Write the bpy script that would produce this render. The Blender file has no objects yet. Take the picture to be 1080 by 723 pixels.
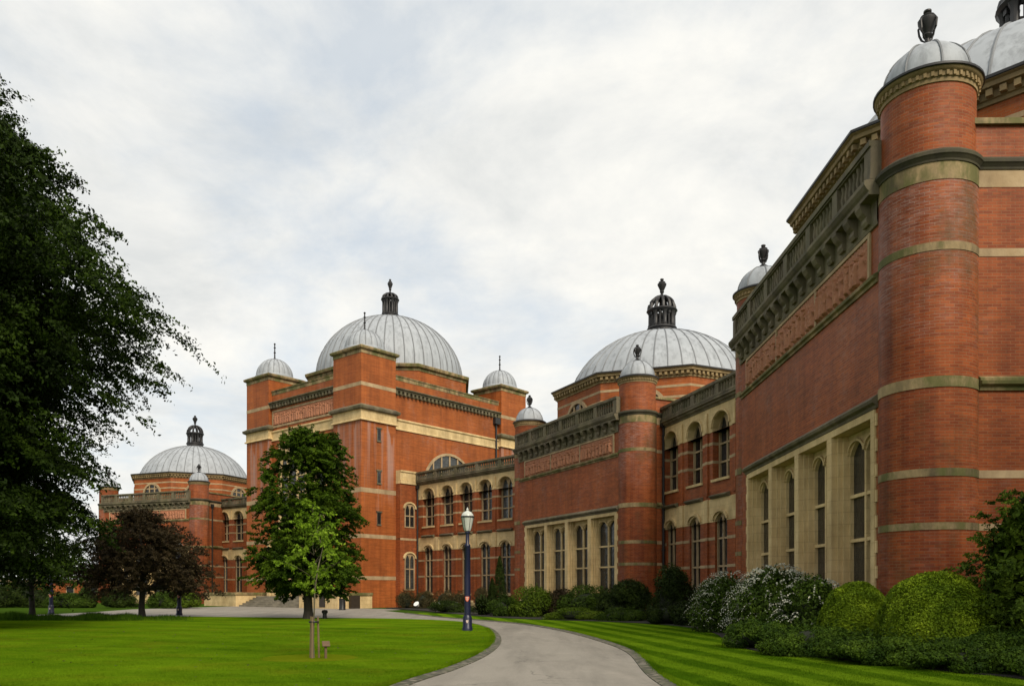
import bpy, math, random
import numpy as np
from mathutils import Vector, Matrix
R_ = math.radians
PI = math.pi
random.seed(7)
rng = np.random.default_rng(11)
scene = bpy.context.scene
COL = scene.collection

# ------------------------------------------------------------------ camera
F_PX, HOR, EYE = 870.0, 622.0, 1.6            # focal length and horizon of the photo in its own pixels
cam_d = bpy.data.cameras.new('camera')
cam = bpy.data.objects.new('camera', cam_d)
COL.objects.link(cam)
cam.location = (0, 0, EYE)
cam.rotation_euler = (R_(90), 0, 0)
cam_d.sensor_fit = 'HORIZONTAL'
cam_d.sensor_width = 36
cam_d.lens = 36 * F_PX / 1080
cam_d.shift_y = (HOR - 361.5) / 1080
cam_d.clip_end = 3000
scene.camera = cam

# ------------------------------------------------------------------ light, sky, exposure
SUN_EL, SUN_AZ = 40.0, 155.0                  # degrees; azimuth clockwise from +Y
world = bpy.data.worlds.new('World')
scene.world = world
world.use_nodes = True
wn, wl = world.node_tree.nodes, world.node_tree.links
wn.clear()
w_out = wn.new('ShaderNodeOutputWorld')
w_bg = wn.new('ShaderNodeBackground')
w_bg.inputs['Strength'].default_value = 0.1
w_sky = wn.new('ShaderNodeTexSky')
w_sky.sky_type = 'NISHITA'
w_sky.sun_disc = False
w_sky.sun_elevation = R_(SUN_EL)
w_sky.sun_rotation = R_(SUN_AZ)
w_sky.air_density = 1.0
w_sky.dust_density = 2.0
w_tc = wn.new('ShaderNodeTexCoord')
w_sep = wn.new('ShaderNodeSeparateXYZ')
wl.new(w_tc.outputs['Generated'], w_sep.inputs[0])


def w_math(op, a, b):
    n = wn.new('ShaderNodeMath')
    n.operation = op
    for i, s in enumerate((a, b)):
        if isinstance(s, (int, float)):
            n.inputs[i].default_value = s
        else:
            wl.new(s, n.inputs[i])
    return n.outputs[0]


zz = w_math('ADD', w_math('MAXIMUM', w_sep.outputs['Z'], 0.0), 0.28)
w_cmb = wn.new('ShaderNodeCombineXYZ')
wl.new(w_math('DIVIDE', w_sep.outputs['X'], zz), w_cmb.inputs[0])
wl.new(w_math('DIVIDE', w_sep.outputs['Y'], zz), w_cmb.inputs[1])


def w_noise(scale, detail, rough, off):
    m = wn.new('ShaderNodeMapping')
    m.inputs['Location'].default_value = off
    wl.new(w_cmb.outputs[0], m.inputs[0])
    n = wn.new('ShaderNodeTexNoise')
    n.inputs['Scale'].default_value = scale
    n.inputs['Detail'].default_value = detail
    n.inputs['Roughness'].default_value = rough
    n.inputs['Distortion'].default_value = 0.3
    wl.new(m.outputs[0], n.inputs['Vector'])
    return n.outputs['Fac']


def w_ramp(fac, stops):
    r = wn.new('ShaderNodeValToRGB')
    el = r.color_ramp.elements
    while len(el) < len(stops):
        el.new(0.5)
    for e, (p, c) in zip(el, stops):
        e.position = p
        e.color = (*c, 1)
    wl.new(fac, r.inputs[0])
    return r.outputs[0]


def w_mix(fac, a, b):
    m = wn.new('ShaderNodeMix')
    m.data_type = 'RGBA'
    for i, s in ((0, fac), (6, a), (7, b)):
        if isinstance(s, tuple):
            m.inputs[i].default_value = s
        elif isinstance(s, float):
            m.inputs[i].default_value = s
        else:
            wl.new(s, m.inputs[i])
    return m.outputs[2]


cover = w_ramp(w_noise(1.9, 10, 0.60, (3.6, 2.2, 0)), [(0.36, (0.35,) * 3), (0.50, (0.85,) * 3), (0.57, (1.0,) * 3)])
tone = w_ramp(w_noise(2.6, 10, 0.62, (9.2, 4.4, 2)), [(0.34, (4.4, 4.5, 4.45)), (0.47, (5.2, 5.2, 5.02)), (0.60, (5.9, 5.8, 5.45))])
veil = w_mix(0.62, w_sky.outputs[0], (4.05, 4.48, 4.72, 1.0))
wl.new(w_mix(cover, veil, tone), w_bg.inputs['Color'])
wl.new(w_bg.outputs[0], w_out.inputs['Surface'])

sun_d = bpy.data.lights.new('sun', 'SUN')
sun_d.energy = 2.3
sun_d.angle = R_(28)
sun_d.color = (1.0, 0.90, 0.74)
sun = bpy.data.objects.new('sun', sun_d)
COL.objects.link(sun)
sun.location = (30, -40, 60)
sd = Vector((math.sin(R_(SUN_AZ)) * math.cos(R_(SUN_EL)), math.cos(R_(SUN_AZ)) * math.cos(R_(SUN_EL)), math.sin(R_(SUN_EL))))
sun.rotation_euler = sd.to_track_quat('Z', 'Y').to_euler()

vs = scene.view_settings
vs.view_transform = 'Standard'
vs.look = 'None'
vs.gamma = 1.0
vs.use_curve_mapping = False
vs.exposure = 0.78
scene.render.engine = 'CYCLES'
cy = scene.cycles
cy.use_denoising = True
cy.max_bounces = 6
cy.diffuse_bounces = 3
cy.transparent_max_bounces = 6
cy.use_adaptive_sampling = True


# ------------------------------------------------------------------ materials
class Mat:
    def __init__(self, name):
        self.m = bpy.data.materials.new(name)
        self.m.use_nodes = True
        self.nt = self.m.node_tree
        self.n, self.l = self.nt.nodes, self.nt.links
        self.n.clear()
        self.out = self.n.new('ShaderNodeOutputMaterial')
        self.b = self.n.new('ShaderNodeBsdfPrincipled')
        self.l.new(self.b.outputs[0], self.out.inputs['Surface'])
        self.tc = self.n.new('ShaderNodeTexCoord')

    def put(self, sock, v):
        if isinstance(v, (int, float)):
            sock.default_value = v
        elif isinstance(v, tuple):
            sock.default_value = (*v, 1) if len(v) == 3 and sock.type == 'RGBA' else v
        else:
            self.l.new(v, sock)

    def set(self, **kw):
        for k, v in kw.items():
            self.put(self.b.inputs[k.replace('_', ' ')], v)
        return self

    def noise(self, scale, detail=4, rough=0.55, stretch=(1, 1, 1), coord='Object', dist=0.0, off=(0, 0, 0)):
        mp = self.n.new('ShaderNodeMapping')
        mp.inputs['Scale'].default_value = stretch
        mp.inputs['Location'].default_value = off
        self.l.new(self.tc.outputs[coord], mp.inputs[0])
        t = self.n.new('ShaderNodeTexNoise')
        t.inputs['Scale'].default_value = scale
        t.inputs['Detail'].default_value = detail
        t.inputs['Roughness'].default_value = rough
        t.inputs['Distortion'].default_value = dist
        self.l.new(mp.outputs[0], t.inputs['Vector'])
        return t.outputs['Fac']

    def ramp(self, fac, stops):
        r = self.n.new('ShaderNodeValToRGB')
        el = r.color_ramp.elements
        while len(el) < len(stops):
            el.new(0.5)
        for e, (p, c) in zip(el, stops):
            e.position = p
            c = (c,) * 3 if isinstance(c, (int, float)) else c
            e.color = (*c, 1)
        self.l.new(fac, r.inputs[0])
        return r.outputs[0]

    def mix(self, fac, a, b, mode='MIX'):
        m = self.n.new('ShaderNodeMix')
        m.data_type = 'RGBA'
        m.blend_type = mode
        for i, s in ((0, fac), (6, a), (7, b)):
            self.put(m.inputs[i], s)
        return m.outputs[2]

    def math(self, op, a, b=0.0):
        m = self.n.new('ShaderNodeMath')
        m.operation = op
        self.put(m.inputs[0], a)
        self.put(m.inputs[1], b)
        return m.outputs[0]

    def sep(self, coord='Object'):
        s = self.n.new('ShaderNodeSeparateXYZ')
        self.l.new(self.tc.outputs[coord], s.inputs[0])
        return s.outputs

    def bump(self, h, strength, dist):
        b = self.n.new('ShaderNodeBump')
        b.inputs['Strength'].default_value = strength
        b.inputs['Distance'].default_value = dist
        self.put(b.inputs['Height'], h)
        self.l.new(b.outputs[0], self.b.inputs['Normal'])
        return self

    def island(self):
        g = self.n.new('ShaderNodeNewGeometry')
        return g.outputs['Random Per Island']


def brick_mat(name, c1, c2, mortar, algae=0.0, bloom=0.0, rough=0.55, band=False, tower=False):
    M = Mat(name)
    bt = M.n.new('ShaderNodeTexBrick')
    M.l.new(M.tc.outputs['UV'], bt.inputs['Vector'])
    bt.offset = 0.5
    for k, v in (('Scale', 1.0), ('Mortar Size', 0.0085), ('Mortar Smooth', 0.3), ('Bias', 0.0), ('Brick Width', 0.23), ('Row Height', 0.078)):
        bt.inputs[k].default_value = v
    bt.inputs['Color1'].default_value = (*c1, 1)
    bt.inputs['Color2'].default_value = (*c2, 1)
    bt.inputs['Mortar'].default_value = (*mortar, 1)
    big = M.ramp(M.noise(0.35, 5, 0.6), [(0.3, (0.78, 0.76, 0.76)), (0.7, (1.14, 1.12, 1.1))])
    col = M.mix(1.0, bt.outputs['Color'], big, 'MULTIPLY')
    course = M.ramp(M.noise(1.0, 2, 0.5, (0.6, 7.5, 1), 'UV'), [(0.35, 0.86), (0.65, 1.12)])
    col = M.mix(1.0, col, course, 'MULTIPLY')
    streak = M.ramp(M.noise(1.0, 5, 0.6, (2.2, 2.2, 0.12)), [(0.45, 1.0), (0.75, (0.62, 0.60, 0.62))])
    col = M.mix(0.7, col, streak, 'MULTIPLY')
    wash = M.ramp(M.noise(0.9, 5, 0.6, (1, 1, 0.05), off=(3, 9, 0)), [(0.44, (1.0, 1.0, 1.0)), (0.58, (0.66, 0.60, 0.66)), (0.70, (0.92, 0.9, 0.9))])
    col = M.mix(0.95 if band else 0.4, col, wash, 'MULTIPLY')
    soot = M.ramp(M.noise(0.6, 7, 0.7, (1, 1, 0.7), off=(6, 6, 3)), [(0.55, 0.0), (0.78, 0.5)])
    col = M.mix(soot, col, (0.09, 0.035, 0.018))
    if bloom:
        bl = M.ramp(M.noise(0.55, 6, 0.66, (1, 1, 0.5), off=(4, 1, 0)), [(0.50, 0.0), (0.68, 1.0)])
        bl = M.math('MULTIPLY', bl, M.ramp(M.noise(3.2, 3, 0.6, (1, 1, 5)), [(0.42, 0.0), (0.6, 1.0)]))
        if band:                                   # efflorescence washed down below the top cornice
            zc = M.math('ADD', M.math('DIVIDE', M.sep()[2], 16.0), M.math('MULTIPLY', M.math('SUBTRACT', M.noise(0.7, 4), 0.5), 0.35))
            bl = M.math('ADD', M.math('MULTIPLY', bl, 0.3), M.math('MULTIPLY', M.ramp(zc, [(0.50, 0.0), (0.66, 1.0), (0.76, 1.0), (0.80, 0.0)]),
                                                                     M.math('MULTIPLY', M.ramp(M.noise(1.0, 5, 0.7, (2.6, 13, 1), 'UV'), [(0.42, 0.0), (0.66, 1.0)]), M.math('ADD', M.math('MULTIPLY', bt.outputs['Fac'], 0.6), 0.4))))
        if tower:                                  # pale run-off below the tower cornices
            zc = M.math('ADD', M.math('DIVIDE', M.sep()[2], 20.0), M.math('MULTIPLY', M.math('SUBTRACT', M.noise(0.9, 4, 0.5, (1, 1, 0.1)), 0.5), 0.5))
            bl = M.math('MULTIPLY', M.ramp(zc, [(0.42, 0.0), (0.62, 1.0), (0.86, 1.0), (0.88, 0.0)]), M.ramp(M.noise(1.0, 5, 0.6, (1.7, 1.7, 0.05), off=(5, 2, 0)), [(0.44, 0.0), (0.62, 1.0)]))
        col = M.mix(M.math('MULTIPLY', bl, bloom), col, (0.36, 0.26, 0.23))
    if algae:
        al = M.ramp(M.noise(0.5, 6, 0.65, (1, 1, 0.45), off=(1, 8, 0)), [(0.52, 0.0), (0.74, 1.0)])
        col = M.mix(M.math('MULTIPLY', al, algae), col, (0.055, 0.05, 0.02))
    M.set(Base_Color=col, Roughness=rough)
    M.b.inputs['Specular IOR Level'].default_value = 0.15
    M.bump(M.math('ADD', bt.outputs['Fac'], M.math('MULTIPLY', M.noise(18, 3), -0.5)), 0.5, -0.008)
    return M.m


def stone_mat(name, c1, c2, dark, amt, green=0.0, joint=0.0, rough=0.8):
    M = Mat(name)
    col = M.mix(M.ramp(M.noise(1.3, 6, 0.62), [(0.35, 0.0), (0.65, 1.0)]), c1, c2)
    grime = M.ramp(M.noise(1.1, 7, 0.68, (1, 1, 0.35), off=(2, 5, 1)), [(0.40, 0.0), (0.66, 1.0)])
    col = M.mix(M.math('MULTIPLY', grime, amt), col, dark)
    if green:
        g = M.ramp(M.noise(0.8, 6, 0.7, (1, 1, 0.5), off=(7, 2, 4)), [(0.45, 0.0), (0.56, 1.0)])
        col = M.mix(M.math('MULTIPLY', g, green), col, (0.075, 0.085, 0.018))
    if joint:
        bt = M.n.new('ShaderNodeTexBrick')
        M.l.new(M.tc.outputs['UV'], bt.inputs['Vector'])
        for k, v in (('Scale', 1.0), ('Mortar Size', 0.008), ('Brick Width', 0.62), ('Row Height', 0.36)):
            bt.inputs[k].default_value = v
        bt.inputs['Color1'].default_value = (1, 1, 1, 1)
        bt.inputs['Color2'].default_value = (0.86, 0.84, 0.80, 1)
        bt.inputs['Mortar'].default_value = (0.45, 0.42, 0.36, 1)
        col = M.mix(joint, col, bt.outputs['Color'], 'MULTIPLY')
    M.set(Base_Color=col, Roughness=rough)
    M.b.inputs['Specular IOR Level'].default_value = 0.3
    M.bump(M.noise(9, 6, 0.65), 0.4, 0.02)
    return M.m


def plain_mat(name, col, rough=0.5, metal=0.0, var=0.25, scale=4.0, spec=0.4):
    M = Mat(name)
    lo = tuple(c * (1 - var) for c in col)
    hi = tuple(min(1, c * (1 + var)) for c in col)
    M.set(Base_Color=M.mix(M.noise(scale, 6, 0.6), lo, hi), Roughness=rough, Metallic=metal)
    M.b.inputs['Specular IOR Level'].default_value = spec
    return M.m


def lead_mat(name, base, dark):
    M = Mat(name)
    n1 = M.noise(0.7, 6, 0.62, (1, 1, 0.6))
    col = M.mix(M.ramp(n1, [(0.35, 0.0), (0.68, 1.0)]), tuple(c * 0.82 for c in base), base)
    st = M.ramp(M.noise(2.4, 5, 0.65, (1, 1, 0.18)), [(0.48, 0.0), (0.74, 0.75)])
    col = M.mix(st, col, dark)
    M.set(Base_Color=col, Roughness=M.ramp(n1, [(0.3, 0.55), (0.7, 0.72)]), Metallic=0.0)
    M.b.inputs['Specular IOR Level'].default_value = 0.5
    M.bump(M.noise(1.6, 4, 0.6), 0.25, 0.04)
    return M.m


def leaf_mat(name, dark, mid, light, trans=0.25, scale=0.8, rough=0.55):
    M = Mat(name)
    clump = M.ramp(M.noise(scale, 4, 0.6), [(0.36, dark), (0.52, mid), (0.70, light)])
    isl = M.ramp(M.island(), [(0.0, (0.70, 0.72, 0.70)), (0.8, (1.05, 1.05, 1.0)), (1.0, (1.35, 1.28, 1.05))])
    col = M.mix(1.0, clump, isl, 'MULTIPLY')
    M.set(Base_Color=col, Roughness=rough)
    M.b.inputs['Specular IOR Level'].default_value = 0.06
    t = M.n.new('ShaderNodeBsdfTranslucent')
    M.l.new(col, t.inputs['Color'])
    mx = M.n.new('ShaderNodeMixShader')
    mx.inputs[0].default_value = trans
    M.l.new(M.b.outputs[0], mx.inputs[1])
    M.l.new(t.outputs[0], mx.inputs[2])
    M.l.new(mx.outputs[0], M.out.inputs['Surface'])
    return M.m


def bark_mat(name, c1, c2):
    M = Mat(name)
    n = M.noise(6, 6, 0.65, (1, 1, 0.25))
    M.set(Base_Color=M.mix(n, c1, c2), Roughness=0.9)
    M.bump(n, 0.7, 0.03)
    return M.m


def glass_mat(name, col, lead=True):
    M = Mat(name)
    n = M.noise(1.4, 3, 0.5)
    c = M.mix(n, tuple(x * 0.5 for x in col), tuple(x * 1.7 for x in col))
    if lead:
        bt = M.n.new('ShaderNodeTexBrick')
        M.l.new(M.tc.outputs['UV'], bt.inputs['Vector'])
        bt.offset = 0.0
        for k, v in (('Scale', 1.0), ('Mortar Size', 0.010), ('Brick Width', 0.2), ('Row Height', 0.28)):
            bt.inputs[k].default_value = v
        bt.inputs['Color1'].default_value = (1, 1, 1, 1)
        bt.inputs['Color2'].default_value = (0.6, 0.62, 0.66, 1)
        bt.inputs['Mortar'].default_value = (0.25, 0.25, 0.25, 1)
        c = M.mix(1.0, c, bt.outputs['Color'], 'MULTIPLY')
        M.bump(M.math('ADD', bt.outputs['Color'], M.math('MULTIPLY', M.noise(3.5, 2), 3.0)), 0.4, 0.02)
    oi = M.n.new('ShaderNodeObjectInfo')
    k = M.ramp(oi.outputs['Random'], [(0.0, 0.45), (0.7, 1.3), (0.85, 2.2), (1.0, 4.5)])
    c = M.mix(1.0, c, k, 'MULTIPLY')
    M.set(Base_Color=c, Roughness=M.math('ADD', M.math('MULTIPLY', oi.outputs['Random'], 0.10), 0.05))
    M.b.inputs['Specular IOR Level'].default_value = 0.45
    return M.m


def relief_mat():
    M = Mat('terracotta_relief')
    n = M.noise(1.2, 5, 0.6)
    col = M.mix(n, (0.30, 0.115, 0.055), (0.40, 0.175, 0.09))
    col = M.mix(M.ramp(M.noise(5, 5, 0.6), [(0.5, 0.0), (0.72, 0.6)]), col, (0.16, 0.06, 0.04))
    M.set(Base_Color=col, Roughness=0.75)
    return M.m


def grass_mat(name, stripe_dir, width, amt, dark, light, dry=0.0):
    M = Mat(name)
    sp = M.sep()
    d = M.math('ADD', M.math('MULTIPLY', sp[0], stripe_dir[0] / width), M.math('MULTIPLY', sp[1], stripe_dir[1] / width))
    d = M.math('ADD', d, M.math('MULTIPLY', M.noise(0.25, 3), 0.6))
    s = M.math('SINE', M.math('MULTIPLY', d, PI))  # mowing stripes: light and dark of leaning blades put into the colour
    s = M.ramp(M.math('ADD', M.math('MULTIPLY', s, 0.5), 0.5), [(0.30, 0.0), (0.70, 1.0)])
    fine = M.math('ADD', M.math('MULTIPLY', M.noise(9, 6, 0.7), 0.45), M.math('MULTIPLY', M.noise(1.0, 6, 0.68, (0.35, 1.5, 1)), 0.55))
    big = M.noise(0.22, 5, 0.6)
    fac = M.math('ADD', M.math('MULTIPLY', M.math('ADD', fine, big), 0.5), M.math('MULTIPLY', M.math('SUBTRACT', s, 0.5), amt))
    col = M.ramp(fac, [(0.34, dark), (0.66, light)])
    col = M.mix(M.ramp(M.noise(60, 3, 0.7), [(0.3, 0.45), (0.6, 0.0)]), col, tuple(c * 0.45 for c in dark))
    if dry:
        col = M.mix(M.math('MULTIPLY', M.ramp(M.noise(0.5, 5, 0.65, off=(3, 3, 0)), [(0.5, 0.0), (0.75, 1.0)]), dry), col, (0.14, 0.135, 0.008))
    M.set(Base_Color=col, Roughness=0.9)
    M.b.inputs['Specular IOR Level'].default_value = 0.0
    M.bump(M.noise(45, 4, 0.75), 0.8, 0.04)
    return M.m


def path_mat():
    M = Mat('pale_worn_tarmac')
    col = M.mix(M.noise(0.3, 6, 0.62), (0.225, 0.205, 0.172), (0.31, 0.284, 0.24))
    col = M.mix(M.ramp(M.noise(55, 3, 0.75), [(0.35, 0.55), (0.62, 0.0)]), col, (0.10, 0.088, 0.07))
    col = M.mix(M.ramp(M.noise(1.1, 7, 0.7, (1, 0.25, 1)), [(0.52, 0.0), (0.72, 0.40)]), col, (0.105, 0.095, 0.078))
    col = M.mix(M.ramp(M.noise(0.8, 6, 0.7, off=(5, 2, 0)), [(0.55, 0.0), (0.75, 0.5)]), col, (0.32, 0.29, 0.24))
    col = M.mix(M.ramp(M.noise(0.45, 6, 0.68, (2.2, 0.35, 1), off=(1, 6, 0), dist=0.6), [(0.44, 0.0), (0.66, 0.6)]), col, (0.125, 0.113, 0.093))
    v = M.n.new('ShaderNodeTexVoronoi')
    v.feature = 'DISTANCE_TO_EDGE'
    v.inputs['Scale'].default_value = 0.33
    mp = M.n.new('ShaderNodeMapping')
    M.l.new(M.tc.outputs['Object'], mp.inputs[0])
    wob = M.n.new('ShaderNodeVectorMath')
    wob.operation = 'ADD'
    nz = M.n.new('ShaderNodeTexNoise')
    nz.inputs['Scale'].default_value = 1.6
    nz.inputs['Detail'].default_value = 6
    M.l.new(M.tc.outputs['Object'], nz.inputs['Vector'])
    M.l.new(mp.outputs[0], wob.inputs[0])
    M.l.new(nz.outputs['Color'], wob.inputs[1])
    M.l.new(wob.outputs[0], v.inputs['Vector'])
    crack = M.math('MULTIPLY', M.ramp(v.outputs['Distance'], [(0.0, 1.0), (0.012, 0.0)]), M.ramp(M.noise(0.5, 3), [(0.45, 0.0), (0.6, 0.7)]))
    col = M.mix(crack, col, (0.06, 0.055, 0.045))
    M.set(Base_Color=col, Roughness=0.85)
    M.bump(M.noise(70, 3, 0.7), 0.5, 0.01)
    return M.m


def cobble_mat():
    M = Mat('stone_sett_edging')
    v = M.n.new('ShaderNodeTexVoronoi')
    v.inputs['Scale'].default_value = 7
    M.l.new(M.tc.outputs['Object'], v.inputs['Vector'])
    col = M.mix(M.ramp(v.outputs['Distance'], [(0.25, 0.0), (0.6, 1.0)]), M.mix(v.outputs['Color'], (0.13, 0.115, 0.085), (0.21, 0.185, 0.145)), (0.05, 0.048, 0.03))
    col = M.mix(M.ramp(M.noise(1.3, 6, 0.65), [(0.45, 0.0), (0.7, 0.7)]), col, (0.05, 0.06, 0.02))
    M.set(Base_Color=col, Roughness=0.9)
    M.bump(v.outputs['Distance'], 0.8, -0.04)
    return M.m


B_WARM = ((0.325, 0.080, 0.020), (0.220, 0.050, 0.015))
MAT = dict(
    brick=brick_mat('red_brick', *B_WARM, (0.26, 0.12, 0.055), algae=0.15, bloom=0.22),
    brick_turret=brick_mat('stained_red_brick', *B_WARM, (0.26, 0.12, 0.055), algae=0.85, bloom=0.75, band=True),
    brick_tower=brick_mat('streaked_orange_brick', (0.365, 0.098, 0.021), (0.315, 0.078, 0.017), (0.28, 0.12, 0.045), algae=0.1, bloom=0.55, tower=True),
    brick_hall=brick_mat('orange_red_brick', (0.365, 0.098, 0.021), (0.315, 0.078, 0.017), (0.28, 0.12, 0.045), algae=0.1, bloom=0.22),
    stone=stone_mat('buff_stone', (0.68, 0.52, 0.275), (0.56, 0.41, 0.20), (0.22, 0.15, 0.07), 0.5, joint=0.55),
    stone_pale=stone_mat('pale_stone_band', (0.44, 0.325, 0.19), (0.34, 0.24, 0.13), (0.14, 0.095, 0.05), 0.55),
    stone_brown=stone_mat('brown_carved_stone', (0.36, 0.255, 0.125), (0.25, 0.175, 0.085), (0.07, 0.05, 0.025), 0.6, green=0.12),
    stone_black=stone_mat('shadow_dark_stone_string', (0.075, 0.064, 0.040), (0.045, 0.039, 0.026), (0.018, 0.016, 0.012), 0.6, green=0.15),  # dark stone, with the thin shadows along the string course put into its colour
    stone_green=stone_mat('mossy_stone_band', (0.38, 0.275, 0.14), (0.26, 0.19, 0.095), (0.045, 0.037, 0.02), 0.85, green=0.75),
    stone_dark=stone_mat('weathered_grey_stone', (0.20, 0.165, 0.105), (0.12, 0.10, 0.066), (0.035, 0.030, 0.02), 0.8, green=0.25),
    relief=relief_mat(),
    lead=lead_mat('lead_sheet', (0.345, 0.370, 0.400), (0.12, 0.128, 0.138)),
    seam=plain_mat('lead_roll_seam', (0.17, 0.178, 0.188), 0.6, 0.1),
    iron=plain_mat('blackened_iron', (0.018, 0.017, 0.018), 0.5, 0.0, 0.5),
    glass=glass_mat('leaded_dark_glass', (0.020, 0.021, 0.020)),
    pipe=plain_mat('dark_drainpipe_paint', (0.02, 0.019, 0.018), 0.5),
    roof=plain_mat('grey_roof_felt', (0.12, 0.12, 0.12), 0.9),
    navy=plain_mat('navy_gloss_paint', (0.010, 0.012, 0.035), 0.35, 0, 0.2),
    opal=plain_mat('opal_lamp_glass', (0.47, 0.49, 0.45), 0.25, 0, 0.06),
    crest=plain_mat('red_orange_enamel', (0.55, 0.10, 0.04), 0.4, 0, 0.3, 40),
    crest_pale=plain_mat('pale_enamel', (0.55, 0.42, 0.36), 0.4, 0, 0.2),
    black=plain_mat('black_plastic', (0.012, 0.012, 0.012), 0.45),
    wood=plain_mat('weathered_wood', (0.11, 0.068, 0.036), 0.8, 0, 0.35, 12),
    stake=plain_mat('pale_stake_wood', (0.15, 0.105, 0.052), 0.8, 0, 0.3, 12),
    white=plain_mat('white_enamel', (0.70, 0.70, 0.68), 0.4, 0, 0.08),
    steps=stone_mat('worn_step_stone', (0.24, 0.21, 0.155), (0.17, 0.15, 0.11), (0.06, 0.055, 0.04), 0.5),
    door=plain_mat('dark_door_oak', (0.03, 0.022, 0.015), 0.5, 0, 0.4),
    soil=plain_mat('shade_dark_bed_soil', (0.013, 0.011, 0.007), 0.95, 0, 0.5, 9),  # soil tone lowered to stand in for the shade at the shrubs' foot
    path=path_mat(),
    cobble=cobble_mat(),
    lawn=grass_mat('mown_lawn', (0.5, 0.866), 1.1, 0.05, (0.044, 0.104, 0.003), (0.148, 0.250, 0.007), dry=0.5),
    verge=grass_mat('striped_lawn', (0.99, 0.15), 0.58, 0.24, (0.044, 0.100, 0.003), (0.125, 0.215, 0.008)),
    dry_grass=grass_mat('worn_dry_grass', (1, 0), 3.0, 0.0, (0.085, 0.125, 0.004), (0.17, 0.205, 0.008)),
    rough=grass_mat('rough_grass', (1, 0), 3.0, 0.0, (0.028, 0.06, 0.006), (0.055, 0.10, 0.012)),
    bark=bark_mat('dark_bark', (0.018, 0.014, 0.011), (0.05, 0.042, 0.033)),
    bark_pale=bark_mat('pale_young_bark', (0.07, 0.06, 0.035), (0.14, 0.115, 0.07)),
    leaf_big=leaf_mat('dark_beech_leaf', (0.008, 0.015, 0.003), (0.019, 0.036, 0.004), (0.046, 0.080, 0.008), 0.16, 0.5),
    leaf_mid=leaf_mat('deep_green_leaf', (0.016, 0.030, 0.004), (0.034, 0.060, 0.007), (0.072, 0.110, 0.012), 0.22, 0.7),
    leaf_lawn=leaf_mat('lawn_tree_leaf', (0.024, 0.050, 0.004), (0.056, 0.102, 0.007), (0.115, 0.182, 0.013), 0.28, 0.9),
    leaf_layered=leaf_mat('layered_shrub_leaf', (0.030, 0.055, 0.006), (0.066, 0.110, 0.010), (0.120, 0.175, 0.016), 0.25, 1.5),
    leaf_young=leaf_mat('fresh_green_leaf', (0.12, 0.21, 0.014), (0.185, 0.30, 0.022), (0.26, 0.38, 0.035), 0.40, 2.0),
    leaf_copper=leaf_mat('copper_leaf', (0.030, 0.022, 0.012), (0.054, 0.040, 0.021), (0.086, 0.064, 0.033), 0.2, 0.9),
    leaf_shrub=leaf_mat('shrub_leaf', (0.022, 0.042, 0.006), (0.044, 0.078, 0.010), (0.078, 0.125, 0.016), 0.22, 1.3),
    leaf_dark=leaf_mat('dark_shrub_leaf', (0.013, 0.023, 0.005), (0.026, 0.043, 0.008), (0.048, 0.073, 0.012), 0.2, 1.3),
    leaf_bright=leaf_mat('yellow_green_leaf', (0.05, 0.085, 0.007), (0.085, 0.135, 0.012), (0.125, 0.18, 0.017), 0.25, 1.6),
    leaf_brown=leaf_mat('brown_tinged_leaf', (0.040, 0.034, 0.014), (0.066, 0.056, 0.024), (0.095, 0.078, 0.034), 0.18, 1.6),
    leaf_yew=leaf_mat('clipped_yew_leaf', (0.066, 0.115, 0.006), (0.130, 0.20, 0.010), (0.225, 0.31, 0.017), 0.2, 1.8),
    leaf_juniper=leaf_mat('juniper_leaf', (0.020, 0.044, 0.005), (0.046, 0.085, 0.008), (0.088, 0.145, 0.013), 0.18, 1.8),
    leaf_white=leaf_mat('silver_flower', (0.36, 0.37, 0.32), (0.50, 0.51, 0.45), (0.64, 0.64, 0.57), 0.2, 2.0),
    grass_blade=leaf_mat('grass_blade', (0.030, 0.075, 0.004), (0.052, 0.115, 0.006), (0.082, 0.155, 0.009), 0.3, 0.6, 0.7),
    leaf_core=plain_mat('shaded_twig_core', (0.010, 0.014, 0.005), 0.95, 0, 0.4, 3),
)


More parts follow.
